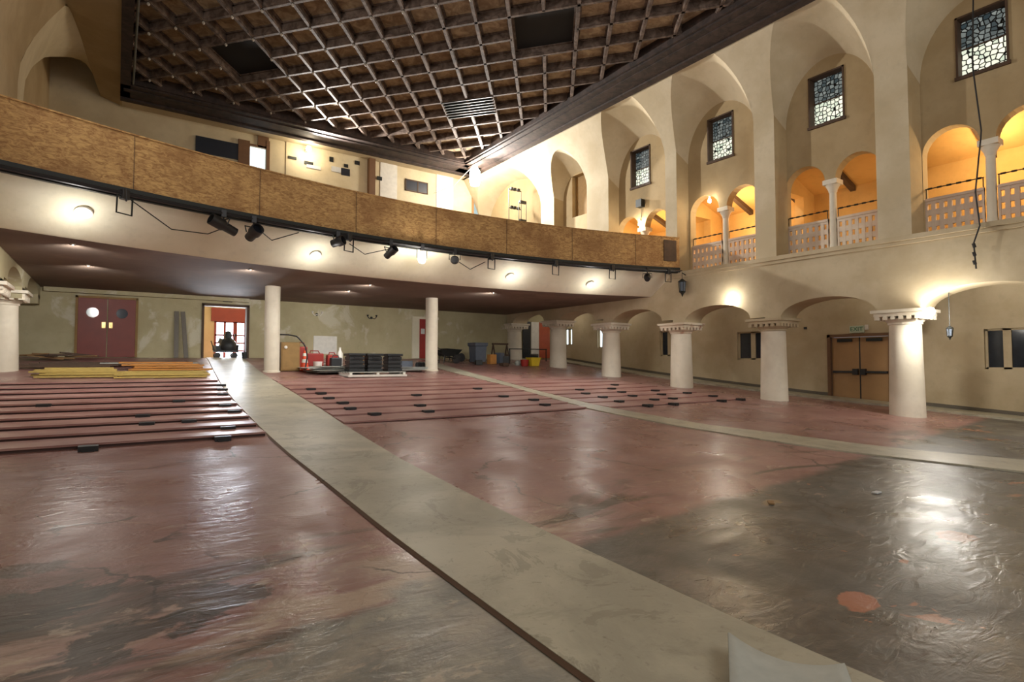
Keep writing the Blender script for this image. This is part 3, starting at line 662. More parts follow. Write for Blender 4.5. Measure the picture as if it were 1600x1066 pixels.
# gallery columns, pierced balustrades and handrails
GL = ['in the bay at the right edge', 'in the bay over the exit doors', 'in the bay beside the balcony end', 'in the bay behind the chipboard balcony']
for k, (y0, y1, c) in enumerate(BAYS):
    t = thing('gallery_column', 'slim white colonnette between twin arches '+GL[k], 'column', (XB+.16, c, ZS), 'gallery colonnettes', 'thing'); x = XB+.16
    mb = MB(); mb.lathe([(.12, 1.0-.86), (.105, .3), (.1, 1.0), (.095, 1.78)], (x, c, ZS), 18); mb.build('shaft', 'white_plaster', t)
    mb = MB(); mb.lathe([(.095, 1.76), (.115, 1.8), (.12, 1.84), (.2, 2.0)], (x, c, ZS), 18); mb.box(x-.2, x+.2, c-.2, c+.2, ZS+2.0, ZS+2.14); mb.build('capital', 'white_plaster', t)
    mb = MB(); mb.box(x-.16, x+.16, c-.16, c+.16, ZS-.02, ZS+.08); mb.lathe([(.15, .08), (.155, .12), (.12, .16)], (x, c, ZS), 18); mb.build('base', 'white_plaster', t)
    for s, side in ((-1, 'stage'), (1, 'balcony')):
        ya, yb = (c-1.345, c-.13) if s < 0 else (c+.13, c+1.345)
        mb = MB(); ny, nz = 7, 3; X0, X1 = XB+.1, XB+.18; H0, H1 = ZS-.02, ZS+.98
        cy = (yb-ya)/ny; cz = (H1-H0-.1)/nz
        for i in range(ny+1):
            yy_ = ya+cy*i; mb.box(X0, X1, max(ya, yy_-cy*.27), min(yb, yy_+cy*.27), H0, H1)
        for j in range(nz+1):
            z_ = H0+.06+cz*j; mb.box(X0+.006, X1-.006, ya, yb, z_-cz*.25, z_+cz*.25)
        mb.box(X0-.02, X1+.02, ya, yb, H1-.04, H1+.03)
        single(mb, 'balustrade', 'grille', 'pierced pale balustrade, %s side, %s' % (side, GL[k]), 'balustrade', 'gallery balustrades')
        hz = ZS+1.27; mb = MB(); mb.tube([(XB+.14, ya, hz), (XB+.14, yb, hz)], .014, 6)
        for i in range(6): q = ya+(yb-ya)*(i+.5)/6; mb.tube([(XB+.14, q-.05, hz), (XB+.14, q+.05, hz)], .026, 6)
        mb.tube([(XB+.14, ya+.02, hz), (XB+.14, ya+.02, H1)], .012, 6); mb.tube([(XB+.14, yb-.02, hz), (XB+.14, yb-.02, H1)], .012, 6)
        single(mb, 'handrail', 'dark_iron', 'thin knotted handrail over the %s-side balustrade %s' % (side, GL[k]), 'handrail', 'gallery handrails')
# gallery room behind
mb = MB(); mb.box(XW+.1, XO, -4, 20, ZS-.12, ZS-.01); struct(mb, 'floor_gallery', 'wall')
mb = MB(); mb.quad((19.6, -4, ZS), (19.6, 17, ZS), (19.6, 17, 7), (19.6, -4, 7)); mb.quad((XB+.3, 17, ZS), (19.6, 17, ZS), (19.6, 17, 7), (XB+.3, 17, 7)); mb.quad((XB+.3, -4, ZS), (19.6, -4, ZS), (19.6, -4, 7), (XB+.3, -4, 7)); struct(mb, 'wall_gallery', 'ochre')
mb = MB(); mb.quad((XB+.3, -4, 6.55), (19.7, -4, 5.75), (19.7, 17, 5.75), (XB+.3, 17, 6.55))
struct(mb, 'ceiling_gallery', 'ochre')
for y in (1.2, 3.0, 4.8, 6.6, 8.4, 10.2, 12.0, 13.8, 15.6):
    mb = MB(); mb.strip([(XB+.3, y-.08, 6.4), (19.65, y-.08, 5.6)], [(XB+.3, y+.08, 6.4), (19.65, y+.08, 5.6)], False)
    for s in (-.08, .08): mb.strip([(XB+.3, y+s, 6.4), (19.65, y+s, 5.6)], [(XB+.3, y+s, 6.6), (19.65, y+s, 5.8)], False)
    o = mb.build('ceiling_rafter', 'wood_dark'); o['kind'] = 'structure'
for y in (9.66, 13.3):      # cross walls of the gallery
    mb = MB(); wall_y(mb, y, XB+.3, 19.6, ZS, 6.6, [(17.9, 18.9, ZS, 5.6)]); struct(mb, 'wall_gallery_cross', 'ochre')
lamp('gallery_light', (18.3, 4.4, 5.2), 130, (1, .75, .42), .15)
lamp('gallery_light', (18.6, 8.8, 4.6), 14, (1, .75, .44), .15)
lamp('gallery_light', (18.2, 11.6, 5.3), 120, (1, .76, .44), .15)
lamp('gallery_light', (18.2, 15.2, 5.2), 90, (1, .74, .4), .15)
# bare bulbs at the gallery arches
for i, (x, y, z, pw, lab) in enumerate(((17.0, 11.98, 5.72, 14, 'bare lit bulb on the arch haunch of the bay beside the balcony end'), (16.98, 15.2, 5.55, 40, 'bare lit bulb above the balcony between the farthest twin arches'))):
    t = thing('bare_bulb', lab, 'lamp', (x, y, z)); mb = MB(); mb.lathe([(.001, -.09), (.05, -.06), (.06, 0), (.03, .07), (.001, .08)], (x-.02, y, z), 14); mb.build('bulb', 'glow', t)
    mb = MB(); mb.lathe([(.035, .07), (.035, .15), (.001, .15)], (x-.02, y, z), 12); mb.box(x-.03, XB, y-.015, y+.015, z+.12, z+.15); mb.build('socket', 'white', t)
    lamp('bulb_light', (x-.2, y, z), pw, (1, .86, .66), .06, t)
mb = MB(); mb.box(XB-.22, XB, 15.0, 15.28, 6.2, 6.5); mb.tube([(XB-.05, 15.14, 6.2), (XB-.05, 15.14, 5.8)], .012, 5); single(mb, 'junction_box', 'dark_iron', 'small dark speaker box on the wall above the farthest bare bulb', 'box')

# ------------------------------------------------------------------ coffered ceiling
BX0, BX1, BY = .0, 15.42, 25.6
ceil = bpy.data.objects.new('ceiling', None); COL.objects.link(ceil); ceil.location = (7.9, 15, 11); ceil['kind'] = 'structure'; ceil['label'] = 'dark diamond coffered timber ceiling'; ceil['category'] = 'ceiling'
mb = MB(); mb.quad((-.1, -4, 10.48), (15.5, -4, 10.48), (15.5, 26, 10.48), (-.1, 26, 10.48)); mb.build('coffer_panel', 'coffer', ceil)
mb = MB()
for a, b, c, d in ((-3, -.1, -4, 27), (15.5, 17.2, -4, 27), (-.1, 15.5, 26, 27)): mb.quad((a, c, 11.6), (b, c, 11.6), (b, d, 11.6), (a, d, 11.6))
for q in (((-.1, -4), (-.1, 26)), ((15.5, -4), (15.5, 26)), ((-.1, 26), (15.5, 26))): mb.quad((*q[0], 10.4), (*q[1], 10.4), (*q[1], 11.6), (*q[0], 11.6))
struct(mb, 'ceiling_plaster', 'recess')
# perimeter beams with stepped mouldings
mb = MB()
for (a, b, c, d) in ((14.2, BX1, -4, BY), (-.1, .2, -4, BY), (-.1, BX1, 24.2, BY)):
    mb.box(a, b, c, d, ZC, 10.75)
mb.box(15.14, BX1+.02, -4, BY+.02, ZC-.07, ZC); mb.box(14.45, 14.75, -4, 24.6, ZC-.04, ZC); mb.box(14.1, 14.25, -4, 24.3, ZC+.06, 10.6)
mb.box(.2, 14.25, 24.12, 24.25, ZC+.06, 10.6); mb.box(-.1, BX1, 25.35, BY+.02, ZC-.07, ZC); mb.box(.0, 14.75, 24.5, 24.7, ZC-.04, ZC)
mb.build('ceiling_beam', 'beam', ceil)
mb = MB(); mb.tube([(.28, -3, ZC+.05), (.28, 24.1, ZC+.05)], .035, 8); mb.build('rail_pipe', 'steel', ceil)
TH = R(39.2); ca, sa = math.cos(TH), math.sin(TH)
SX, OX = 1.015, -.195; SYR, OY = 1.137, 15.57
# direction a = (sin, cos) rows of constant p = x cos - y sin ; direction b = (-sin, cos) rows of constant q = x cos + y sin
def xy(p, q): return ((p+q)/(2*ca), (q-p)/(2*sa))
LX0, LX1, LY0, LY1 = .18, 14.15, 5.0, 24.2
holes = [(lambda x, y: abs(x-3.15) < .62 and False)]
def inside(x, y, m=0.): return LX0+m < x < LX1-m and LY0+m < y < LY1-m
def clip(p0, p1):
    d = (p1[0]-p0[0], p1[1]-p0[1]); t0, t1 = 0., 1.
    for (a, b, lo, hi) in ((p0[0], d[0], LX0, LX1), (p0[1], d[1], LY0, LY1)):
        u, v = (lo-a)/b, (hi-a)/b
        if u > v: u, v = v, u
        t0, t1 = max(t0, u), min(t1, v)
    return None if t0 >= t1 else ((p0[0]+d[0]*t0, p0[1]+d[1]*t0), (p0[0]+d[0]*t1, p0[1]+d[1]*t1))
HATCH = [(-9+.5, 4+.0, 'x')]
# open hatches in lattice cell units (i, j) .. (i2, j2)
OPEN = [(-10, 0, 2, 2), (0, 0, 2, 1)]
def cellpos(i, j): return xy(OX+SX*i, OY+SYR*j)
HO = [(-11, -1, 2, 2), (-1, 0, 2, 2)]
def in_open(p, q):
    for (i, j, di, dj) in HO:
        if OX+SX*i+.02 < p < OX+SX*(i+di)-.02 and OY+SYR*j+.02 < q < OY+SYR*(j+dj)-.02: return True
    return False
def rib(mb, a, b, w, z0, z1):
    d = Vector((b[0]-a[0], b[1]-a[1], 0)); L = d.length; ang = math.atan2(d.y, d.x)
    mb.box(0, L, -w/2, w/2, z0, z1, Matrix.Translation((a[0], a[1], 0)) @ Matrix.Rotation(ang, 4, 'Z'))
mb = MB(); RZ = 10.2
def ribs(fixed_is_p, k):
    seg = 60; lo, hi = (-25, 40) if fixed_is_p else (-25, 25)
    v = (OX+SX*k) if fixed_is_p else (OY+SYR*k)
    s0, s1 = (SYR, OY) if fixed_is_p else (SX, OX)
    for j in range(-40, 40):
        a = s1+s0*j; b = s1+s0*(j+1)
        m = (a+b)/2
        if in_open(v, m) if fixed_is_p else in_open(m, v): continue
        A = xy(v, a) if fixed_is_p else xy(a, v); B = xy(v, b) if fixed_is_p else xy(b, v)
        c = clip(A, B)
        if c: rib(mb, c[0], c[1], .09, RZ, 10.49); rib(mb, c[0], c[1], .13, RZ+.03, RZ+.08); rib(mb, c[0], c[1], .22, 10.44, 10.49)
for k in range(-20, 12): ribs(True, k)
for k in range(-14, 12): ribs(False, k)
mb.build('lattice', 'rib', ceil)
# open hatches, their darkness painted on black sheets, and the vent in the lattice
M['void'] = simple('dark hatch shade', (22, 19, 18), .9, 0, .1)
for (i, j, di, dj) in HO:
    mb = MB(); P = [xy(OX+SX*a, OY+SYR*b) for a, b in ((i, j), (i+di, j), (i+di, j+dj), (i, j+dj))]
    mb.quad(*[(p[0], p[1], 10.475) for p in P])
    for a, b in zip(P, P[1:]+P[:1]): mb.quad((a[0], a[1], RZ+.12), (b[0], b[1], RZ+.12), (b[0], b[1], 10.475), (a[0], a[1], 10.475))
    mb.build('open_hatch', 'void', ceil)
mb = MB(); i, j = 0, 5
P = [xy(OX+SX*a, OY+SYR*b) for a, b in ((-4, 4), (-2, 4), (-2, 5.2), (-4, 5.2))]
mb.quad(*[(p[0], p[1], RZ+.02) for p in P])
for k in range(7):
    s = k/6; A = Vector(P[0]).lerp(Vector(P[3]), s); B = Vector(P[1]).lerp(Vector(P[2]), s); rib(mb, A, B, .04, RZ-.03, RZ+.03)
mb.build('vent_grille', 'dark_iron', ceil)
# turned finials below the lattice crossings
fin = MB(); fin.lathe([(.001, -.1), (.03, -.08), (.045, -.04), (.03, 0), (.05, .02), (.05, .06)], (0, 0, 0), 8)
pos = []
for i in range(-20, 12):
    for j in range(-14, 12):
        x, y = xy(OX+SX*i, OY+SYR*j)
        if inside(x, y, .1) and y > 9 and not in_open(OX+SX*i, OY+SYR*j): pos.append((x*x+y*y, x, y))
pos.sort(); fm = None; fmat = simple('pale finial', (178, 168, 154), .4)
vis = [(d, x, y) for d, x, y in pos if y > .8*x+ 4 and (x*.8171-y*.5764)/(x*.5764+y*.8171) > -.75]
for n, (d, x, y) in enumerate(sorted(vis, key=lambda e: e[1])[:96]):
    if fm is None: o = fm = fin.build('finial', fmat, ceil); 
    else: o = fm.copy(); COL.objects.link(o)
    if n == 0: fm.data.transform(Matrix.Translation(ceil.location))
    o.location = Vector((x, y, RZ))-ceil.location

# flat plaster strip between right wall cove and beam
mb = MB(); mb.quad((15.3, -4, ZT), (16.7, -4, ZT), (16.7, YU, ZT), (15.3, YU, ZT)); mb.quad((-.1, 25.5, ZT), (16.7, 25.5, ZT), (16.7, YU+.1, ZT), (-.1, YU+.1, ZT)); struct(mb, 'ceiling_margin', 'upper')

# ------------------------------------------------------------------ upper left wall with its vaulted corner
near = [(-2.1, 17.8, 3.0), (-2.1, 17.8, 6.46), (-2.1, 17.8, 6.85), (-2.07, 17.9, 7.38), (-1.93, 18.2, 8.05), (-1.735, 18.6, 8.73), (-1.53, 19.2, 9.46), (-1.37, 19.9, 10.15)]
far = [(-1.37, 19.9, 10.15), (-1.3, 20.6, 10.28), (-1.15, 21.8, 10.26), (-1.01, 23.6, 10.27), (-.72, 26.4, 10.24)]
mb = MB()
mb.grid([[(p[0], 6.0, p[2]) for p in near], [(p[0], 12.0, p[2]) for p in near], [tuple(p) for p in near]])
mb.strip([(-1.37, 6, 10.15), (-1.37, 19.9, 10.15)], [(-.05, 6, 10.05), (-.05, 19.9, 10.05)], False)
mb.strip(far, [(-.05, p[1], 10.05) for p in far], False)
struct(mb, 'wall_left_upper', 'recess')
bk = [(-2.2, 19.5, 3.0), (-2.2, 19.6, 6.9), (-2.18, 19.7, 7.6), (-2.13, 20.5, 8.35), (-2.07, 21.5, 9.0), (-2.0, 22.2, 9.46), (-1.77, 23.0, 9.9), (-1.5, 23.8, 10.34), (-1.25, 24.8, 10.75), (-.96, 25.6, 11.0), (-.72, 26.4, 10.3)]
fr = near+far[1:]
def resample(P, n):
    P = [Vector(p) for p in P]; L = [0]
    for a, b in zip(P, P[1:]): L.append(L[-1]+(b-a).length)
    out = []
    for k in range(n+1):
        s = L[-1]*k/n
        for i in range(len(P)-1):
            if s <= L[i+1]+1e-9: out.append(P[i].lerp(P[i+1], (s-L[i])/max(1e-9, L[i+1]-L[i]))); break
    return out
def seg(P, a, n): return resample(P[:a], n)[:-1]+resample(P[a-1:], n)
A_ = resample(fr, 30); B_ = resample(bk, 30)
mb = MB(); mb.strip(A_, B_); struct(mb, 'ceiling_corner_vault', 'rear_upper')
mb = MB(); mb.quad((-2.25, 17.9, 3), (-2.25, YU, 3), (-2.25, YU, 11.6), (-2.25, 17.9, 11.6)); struct(mb, 'wall_left_recess', 'recess')

# ------------------------------------------------------------------ upper rear wall
mb = MB(); wall_y(mb, YU, -2.3, 17.1, 4.5, 11.6, [(4.6, 5.24, 7.2, 9.53), (16.05, 17.05, 7.1, 9.15)])
struct(mb, 'wall_rear_upper', 'rear_upper')
mb = MB(); mb.box(2.5, 4.12, YU-.06, YU, 8.8, 9.49); struct(mb, 'window_11', 'navy', None, 'long dark projection window high on the rear wall, left of the glowing door', 'window')
t = thing('window_12', 'pair of dark projection ports on the rear wall right of the brown post', 'window', (12.6, YU, 8.86), None, 'structure')
mb = MB(); mb.box(11.95, 13.23, YU-.06, YU-.03, 8.86, 8.92); mb.box(11.95, 13.23, YU-.06, YU-.03, 9.42, 9.48); mb.box(11.95, 12.0, YU-.06, YU-.03, 8.86, 9.48); mb.box(13.18, 13.23, YU-.06, YU-.03, 8.86, 9.48); mb.box(12.62, 12.68, YU-.06, YU-.03, 8.86, 9.48); mb.build('window_frame', 'wood_dark', t)
for a, b in ((12, 12.62), (12.68, 13.18)): mb = MB(); mb.box(a, b, YU-.04, YU-.01, 8.92, 9.42); mb.build('pane', 'navy', t)
t = thing('door_2', 'bright doorway with a brown surround at the top left of the balcony', 'door', (4.9, YU, 7.2), None, 'structure')
mb = MB(); mb.box(4.12, 4.58, YU-.08, YU, 7.2, 9.72); mb.box(4.9, 5.36, YU-.06, YU, 9.55, 10.1); mb.box(5.26, 5.4, YU-.08, YU, 7.2, 9.9); mb.box(4.5, 5.3, YU-.06, YU, 9.53, 9.62); mb.build('door_frame', 'door_frame', t)
mb = MB(); mb.box(4.6, 5.24, YU+.1, YU+.14, 7.2, 9.53); mb.build('glass', 'dim_day', t)
t = thing('door_3', 'pale glass door on the balcony under the bright corner lamp', 'door', (16.5, YU, 7.1), None, 'structure')
mb = MB(); mb.box(15.95, 16.07, YU-.05, YU+.1, 7.1, 9.25); mb.box(17.0, 17.1, YU-.05, YU+.1, 7.1, 9.25); mb.box(15.95, 17.1, YU-.05, YU+.1, 9.15, 9.27); mb.build('door_frame', 'door_tan', t)
M['aqua'] = emit('pale aqua glass', (196, 222, 222), .9)
mb = MB(); mb.box(16.07, 17.0, YU+.12, YU+.15, 7.1, 9.15); mb.build('glass', 'aqua', t)
mb = MB(); mb.box(16.5, 16.75, YU-.12, YU, 9.42, 9.58); single(mb, 'exit_box', 'dark_iron', 'small dark sign box over the pale glass balcony door', 'sign')
mb = MB(); mb.box(9.94, 10.24, YU-.3, YU, 5.5, 10.3); struct(mb, 'trim_6', 'door_frame', None, 'brown post on the upper rear wall', 'post')
for a, b, m in ((10.6, 11.5, 'white'), (13.75, 14.75, 'white'), (6.1, 9.92, 'rear_upper')):
    mb = MB(); mb.box(a, b, YU-.04, YU, 6.5, 10.2); struct(mb, 'trim_7' if m == 'white' else 'trim_8', m)
# notices pinned to the panel below the lamp
for i, (a, b, c, d, m, lab) in enumerate(((6.9, 7.3, 9.2, 9.34, 'dark_iron', 'small dark fixing directly below the rear wall lamp'), (7.0, 7.65, 9.05, 9.2, 'paper', 'wide white notice pinned just below the rear wall lamp'), (8.05, 8.24, 9.55, 9.78, 'dark_iron', 'small dark plate right of the rear wall lamp'), (8.15, 8.6, 9.1, 9.35, 'paper', 'white notice left of a dark one on the cream panel'),
                                           (8.62, 9.04, 9.02, 9.36, 'navy', 'dark notice right of a white one on the cream panel'), (8.75, 8.95, 9.42, 9.58, 'dark_iron', 'tiny dark plate over the dark notice'), (9.28, 9.52, 9.66, 9.85, 'black', 'square black plate near the brown post'), (10.42, 10.68, 9.12, 9.3, 'dark_iron', 'dark fixture right of the brown post'), (6.2, 6.55, 9.3, 9.42, 'dark_iron', 'dark wedge-shaped fixing left of the rear wall lamp'))):
    mb = MB(); mb.box(a, b, YU-.075, YU-.045, c, d); single(mb, 'wall_notice', m, lab, 'notice')
# bright lamp on the rear wall
p = Vector((6.96, 25.95, 9.75)); t = thing('wall_lamp', 'bright lamp on the upper rear wall just under the ceiling beam', 'lamp', p)
mb = MB(); mb.box(p.x-.06, p.x+.06, p.y+.1, YU-.04, p.z+.02, p.z+.1); mb.build('bracket', 'white', t)
mb = MB(); mb.lathe([(.001, -.14), (.09, -.1), (.12, 0), (.09, .1), (.001, .14)], p, 16); mb.build('bulb', 'glow', t)
lamp('wall_lamp_light', p+Vector((0, -.25, -.1)), 55, (1, .86, .6), .12, t); flood('wall_lamp_beam', p+Vector((0, -.6, -.4)), (13, 8, 4), 6200, t, 124)
# big hanging work lamp at the ceiling corner
p = Vector((14.6, 23.95, 9.5)); t = thing('hanging_work_lamp', 'big glaring work lamp hanging from the ceiling beam corner', 'lamp', p)
mb = MB(); mb.tube([p+Vector((0, 0, .3)), p+Vector((0, 0, .75))], .02, 6); mb.build('stem', 'white', t)
mb = MB(); mb.lathe([(.001, -.6), (.22, -.54), (.28, -.2), (.24, .2), (.12, .4), (.001, .42)], p, 20); mb.build('globe', 'glow', t)
lamp('hanging_lamp_light', p+Vector((-.1, -.35, -.85)), 480, (1, .95, .86), .2, t); flood('hanging_lamp_beam', p+Vector((-.1, -.45, -.6)), (12, 6, 7), 3600, t, 130)
mb = MB(); mb.tube([p+Vector((-.1, 0, .45)), (14.1, 25.1, 9.2), (13.6, 26.49, 9.0)], .012, 5); single(mb, 'power_cord', 'white', 'thin pale cord running from the big corner lamp to the rear wall', 'cord')
# scaffold frames standing on the balcony at right
for i, (x0, x1, z1) in enumerate(((15.75, 16.5, 8.65), (16.0, 16.45, 7.9))):
    y = 22.6-.5*i; t = thing('metal_rack', ['tall thin metal rack with dark heads on the balcony at right', 'low thin metal rack in front of the tall one on the balcony'][i], 'rack', (x0, y, 5.2))
    mb = MB(); mb.tube([(x0, y, 5.44), (x0, y, z1), (x1, y, z1), (x1, y, 5.44)], .018, 6); mb.build('frame', 'steel', t)
    for z in (z1-.02, z1-.95):
        mb = MB(); mb.tube([(x0, y, z), (x1, y, z)], .02, 6)
        for u in (.2, .45, .75): mb.obox((x0+(x1-x0)*u, y-.03, z+.03), .13, .12, .14)
        mb.build('lamp_bar', 'black', t)

# ------------------------------------------------------------------ lamps along the arcade, lantern, cable
def clip_lamp(p, aim, label, power, r=.09, arm=(.26, 0, 0)):
    t = thing('clip_lamp', label, 'lamp', p); p = Vector(p)
    mb = MB(); mb.tube([p+Vector(arm), p+Vector(arm).normalized()*.08], .025, 6); mb.build('clip', 'white', t)
    mb = MB(); mb.lathe([(.001, -r*1.2), (r*.8, -r*.7), (r, 0), (r*.7, r*.8), (.001, r*1.1)], p, 14); mb.build('bulb', 'glow', t)
    lamp('clip_lamp_light', p+Vector(aim), power, (1, .97, .9), .06, t)
clip_lamp((16.3, 5.3, 1.25), (-.05, -.26, -.02), 'glaring clip lamp on the capital right of the tan exit doors', 150, .11, (.12, .26, .06))
clip_lamp((16.42, 10.85, 1.98), (-.16, 0, .12), 'clip lamp washing the wall above the arch below the gallery bay', 26, .07)
def lantern(p, s, label, chain):
    p = Vector(p); t = thing('hanging_lantern', label, 'lantern', p)
    mb = MB(); mb.lathe([(.001, .3*s), (.05*s, .27*s), (.14*s, .2*s), (.15*s, .18*s), (.02*s, .18*s)], p, 8, False); mb.build('roof', 'dark_iron', t)
    mb = MB()
    for k in range(6):
        a = k*math.pi/3; mb.tube([p+Vector((.13*s*math.cos(a), .13*s*math.sin(a), .18*s)), p+Vector((.1*s*math.cos(a), .1*s*math.sin(a), -.16*s))], .012*s, 5)
    mb.lathe([(.11*s, -.16*s), (.12*s, -.18*s), (.05*s, -.24*s), (.02*s, -.32*s), (.001, -.36*s)], p, 8, False); mb.build('cage', 'dark_iron', t)
    mb = MB(); mb.lathe([(.085*s, -.15*s), (.11*s, .17*s)], p, 6, False); mb.build('glass', 'grey_plastic', t)
    mb = MB(); mb.tube([p+Vector((0, 0, .28*s)), p+Vector((0, 0, .3*s+chain))], .01, 5); mb.build('chain', 'dark_iron', t)
    return t
lantern((16.3, 12.66, 2.68), 1.0, 'dark iron lantern hanging at the balcony end above the arcade', .22)
mb = MB(); mb.tube([(XW, 12.66, 3.1), (16.3, 12.66, 3.18)], .015, 5); single(mb, 'lantern_bracket', 'dark_iron', 'short iron bracket that carries the hanging lantern', 'bracket')
lantern((17.05, 5.14, .76), .55, 'small globe lantern hanging in the arch beside the glaring clip lamp', .88)
pts = [(16.35, 4.27, 10.3), (16.36, 4.28, 8.6), (16.34, 4.33, 7.0), (16.4, 4.22, 5.4), (16.37, 4.36, 4.0), (16.38, 4.3, 3.2), (16.36, 4.42, 2.8), (16.4, 4.4, 2.2)]
mb = MB(); mb.tube(resample(pts, 40), .017, 6)
for z in (2.3, 2.5, 2.7): mb.tube([(16.39, 4.41, z), (16.37, 4.43, z+.1)], .035, 6)
single(mb, 'hanging_cable', 'black', 'long black cable dangling down the upper right wall', 'cable')

# ------------------------------------------------------------------ rear doors
def double_door(name, x0, x1, z0, z1, y, label, m, ports=True):
    t = thing(name, label, 'door', ((x0+x1)/2, y, z0), None, 'structure')
    mb = MB(); mb.box(x0-.07, x0, y-.06, y, z0, z1+.07); mb.box(x1, x1+.07, y-.06, y, z0, z1+.07); mb.box(x0-.07, x1+.07, y-.06, y, z1, z1+.07); mb.build('door_frame', 'cardboard', t)
    c = (x0+x1)/2
    for a, b, s in ((x0, c-.015, 1), (c+.015, x1, -1)):
        mb = MB(); mb.box(a, b, y-.05, y-.005, z0, z1); l = mb.build('door_leaf', m, t, .006)
        if ports:
            g = MB(); g.lathe([(.001, 0), (.15, 0), (.15, .02), (.17, .02), (.17, -.02)], ((a+b)/2, y-.055, z1-.5), 20, mat=Matrix.Rotation(R(90), 4, 'X')); g.build('porthole', 'dark_glass', l)
        e = c-s*.1; g = MB(); g.box(e-.05, e+.05, y-.07, y-.05, z0+1.0, z0+1.2); g.tube([(e, y-.07, z0+1.12), (e, y-.12, z0+1.12), (e-s*.0, y-.12, z0+1.04)], .018, 6); g.build('door_handle', 'brass', l)
    return t
double_door('door_4', -1.1, .53, .2, 2.22, YR, 'maroon double doors with round portholes in the left rear wall', 'maroon')
mb = MB(); mb.box(-.45, -.1, YR-.12, YR, 2.36, 2.52); single(mb, 'sign_box', 'black', 'unlit black sign box above the maroon double doors', 'sign')
mb = MB(); mb.box(3.3, 3.62, YR-.12, YR, 2.34, 2.48); single(mb, 'sign_box', 'black', 'unlit black sign box above the bright open doorway', 'sign')
# bright open doorway and lobby beyond
t = thing('door_5', 'open doorway to the bright lobby at the head of the long aisle', 'door', (3.4, YR, .18), None, 'structure')
mb = MB(); mb.box(2.6, 2.68, YR-.05, YR+.3, .18, 2.24); mb.box(4.15, 4.25, YR-.05, YR+.3, .18, 2.24); mb.box(2.6, 4.25, YR-.05, YR+.3, 2.16, 2.26); mb.build('door_frame', 'wood_dark', t)
mb = MB(); mb.quad((1.0, YR+.3, .17), (6, YR+.3, .17), (6, 28, .17), (1, 28, .17)); struct(mb, 'floor_lobby', 'aisle')
mb = MB(); mb.quad((2.4, YR+.3, .1), (2.4, 28, .1), (2.4, 28, 2.9), (2.4, YR+.3, 2.9)); mb.quad((6, YR+.3, .1), (6, 28, .1), (6, 28, 2.9), (6, YR+.3, 2.9)); wall_y(mb, 28, 2.4, 6, .1, 2.9, [(3.55, 5.15, .17, 1.85)]); struct(mb, 'wall_lobby', 'recess')
mb = MB(); mb.quad((2.4, YR+.3, 2.8), (6, YR+.3, 2.8), (6, 28, 2.8), (2.4, 28, 2.8)); struct(mb, 'ceiling_lobby', 'rear')
area('lobby_daylight', (4.3, 27.9, 1.25), (R(-90), 0, 0), 1.6, 2.0, 420, (.86, .92, 1))
t = thing('door_6', 'glazed outer lobby doors glowing with daylight beyond the open doorway', 'door', (4.4, 28, .17), None, 'structure')
mb = MB()
for x in (3.55, 3.93, 4.31, 4.39, 4.77, 5.12): mb.box(x-.02, x+.07, 28-.02, 28.04, .17, 1.85)
mb.box(3.4, 5.3, 27.94, 27.99, 1.85, 2.45)
for z in (.17, .5, .85, 1.2, 1.8): mb.box(3.55, 5.15, 28-.02, 28.04, z, z+.07)
mb.build('muntins', 'maroon', t)
mb = MB(); mb.box(3.55, 5.15, 28.06, 28.08, .17, 1.85); mb.build('glass', 'daylight', t)
# dark cart in the doorway
t = thing('tool_cart', 'dark loaded tool cart silhouetted in the bright open doorway', 'cart', (3.55, 24.6, .18))
mb = MB(); mb.box(3.1, 3.95, 24.4, 24.85, .42, .5); mb.tube([(3.1, 24.45, .45), (2.98, 24.45, .85)], .02, 6); mb.build('bed', 'black', t)
mb = MB(); mb.lathe([(.3, .5), (.34, .62), (.3, .8), (.2, .92), (.13, .98), (.14, 1.1), (.1, 1.22), (.001, 1.26)], (3.6, 24.62, .0), 10); mb.obox((3.42, 24.6, .82), .26, .24, .2, (.2, .3, .5)); mb.tube([(3.75, 24.6, .6), (3.86, 24.6, 1.15)], .02, 6); mb.obox((3.25, 24.6, .58), .3, .3, .18, (0, 0, .3)); mb.obox((3.8, 24.6, .62), .28, .3, .22, (.2, 0, .2)); mb.build('load', 'black_plastic', t)
for x in (3.22, 3.82):
    for y in (24.45, 24.8): mb = MB(); mb.lathe([(.04, -.025), (.11, -.025), (.11, .025), (.04, .025)], (x, y, .29), 14, mat=Matrix.Rotation(R(90), 4, 'X')); mb.build('wheel', 'black', t)
mb = MB(); mb.lathe([(.09, 0), (.11, .26), (.1, .26), (.08, .03), (.001, .03)], (4.0, 23.4, .15), 14); single(mb, 'bucket', 'black_plastic', 'small dark bucket at the right foot of the bright doorway', 'bucket')
# red door behind the right pillar, open leaf
t = thing('door_7', 'narrow red door half hidden behind the right white pillar', 'door', (11.9, YR, .2), None, 'structure')
mb = MB(); mb.box(11.22, 11.58, YR-.06, YR, .2, 2.05); mb.box(11.22, 12.6, YR-.06, YR, 2.05, 2.16); mb.build('door_frame', 'cream', t)
mb = MB(); mb.box(11.58, 12.5, YR-.05, YR-.01, .2, 2.05); l = mb.build('door_leaf', 'red', t)
mb = MB(); mb.box(11.66, 11.85, YR-.065, YR-.05, 1.35, 1.6); mb.build('notice', 'paper', l)
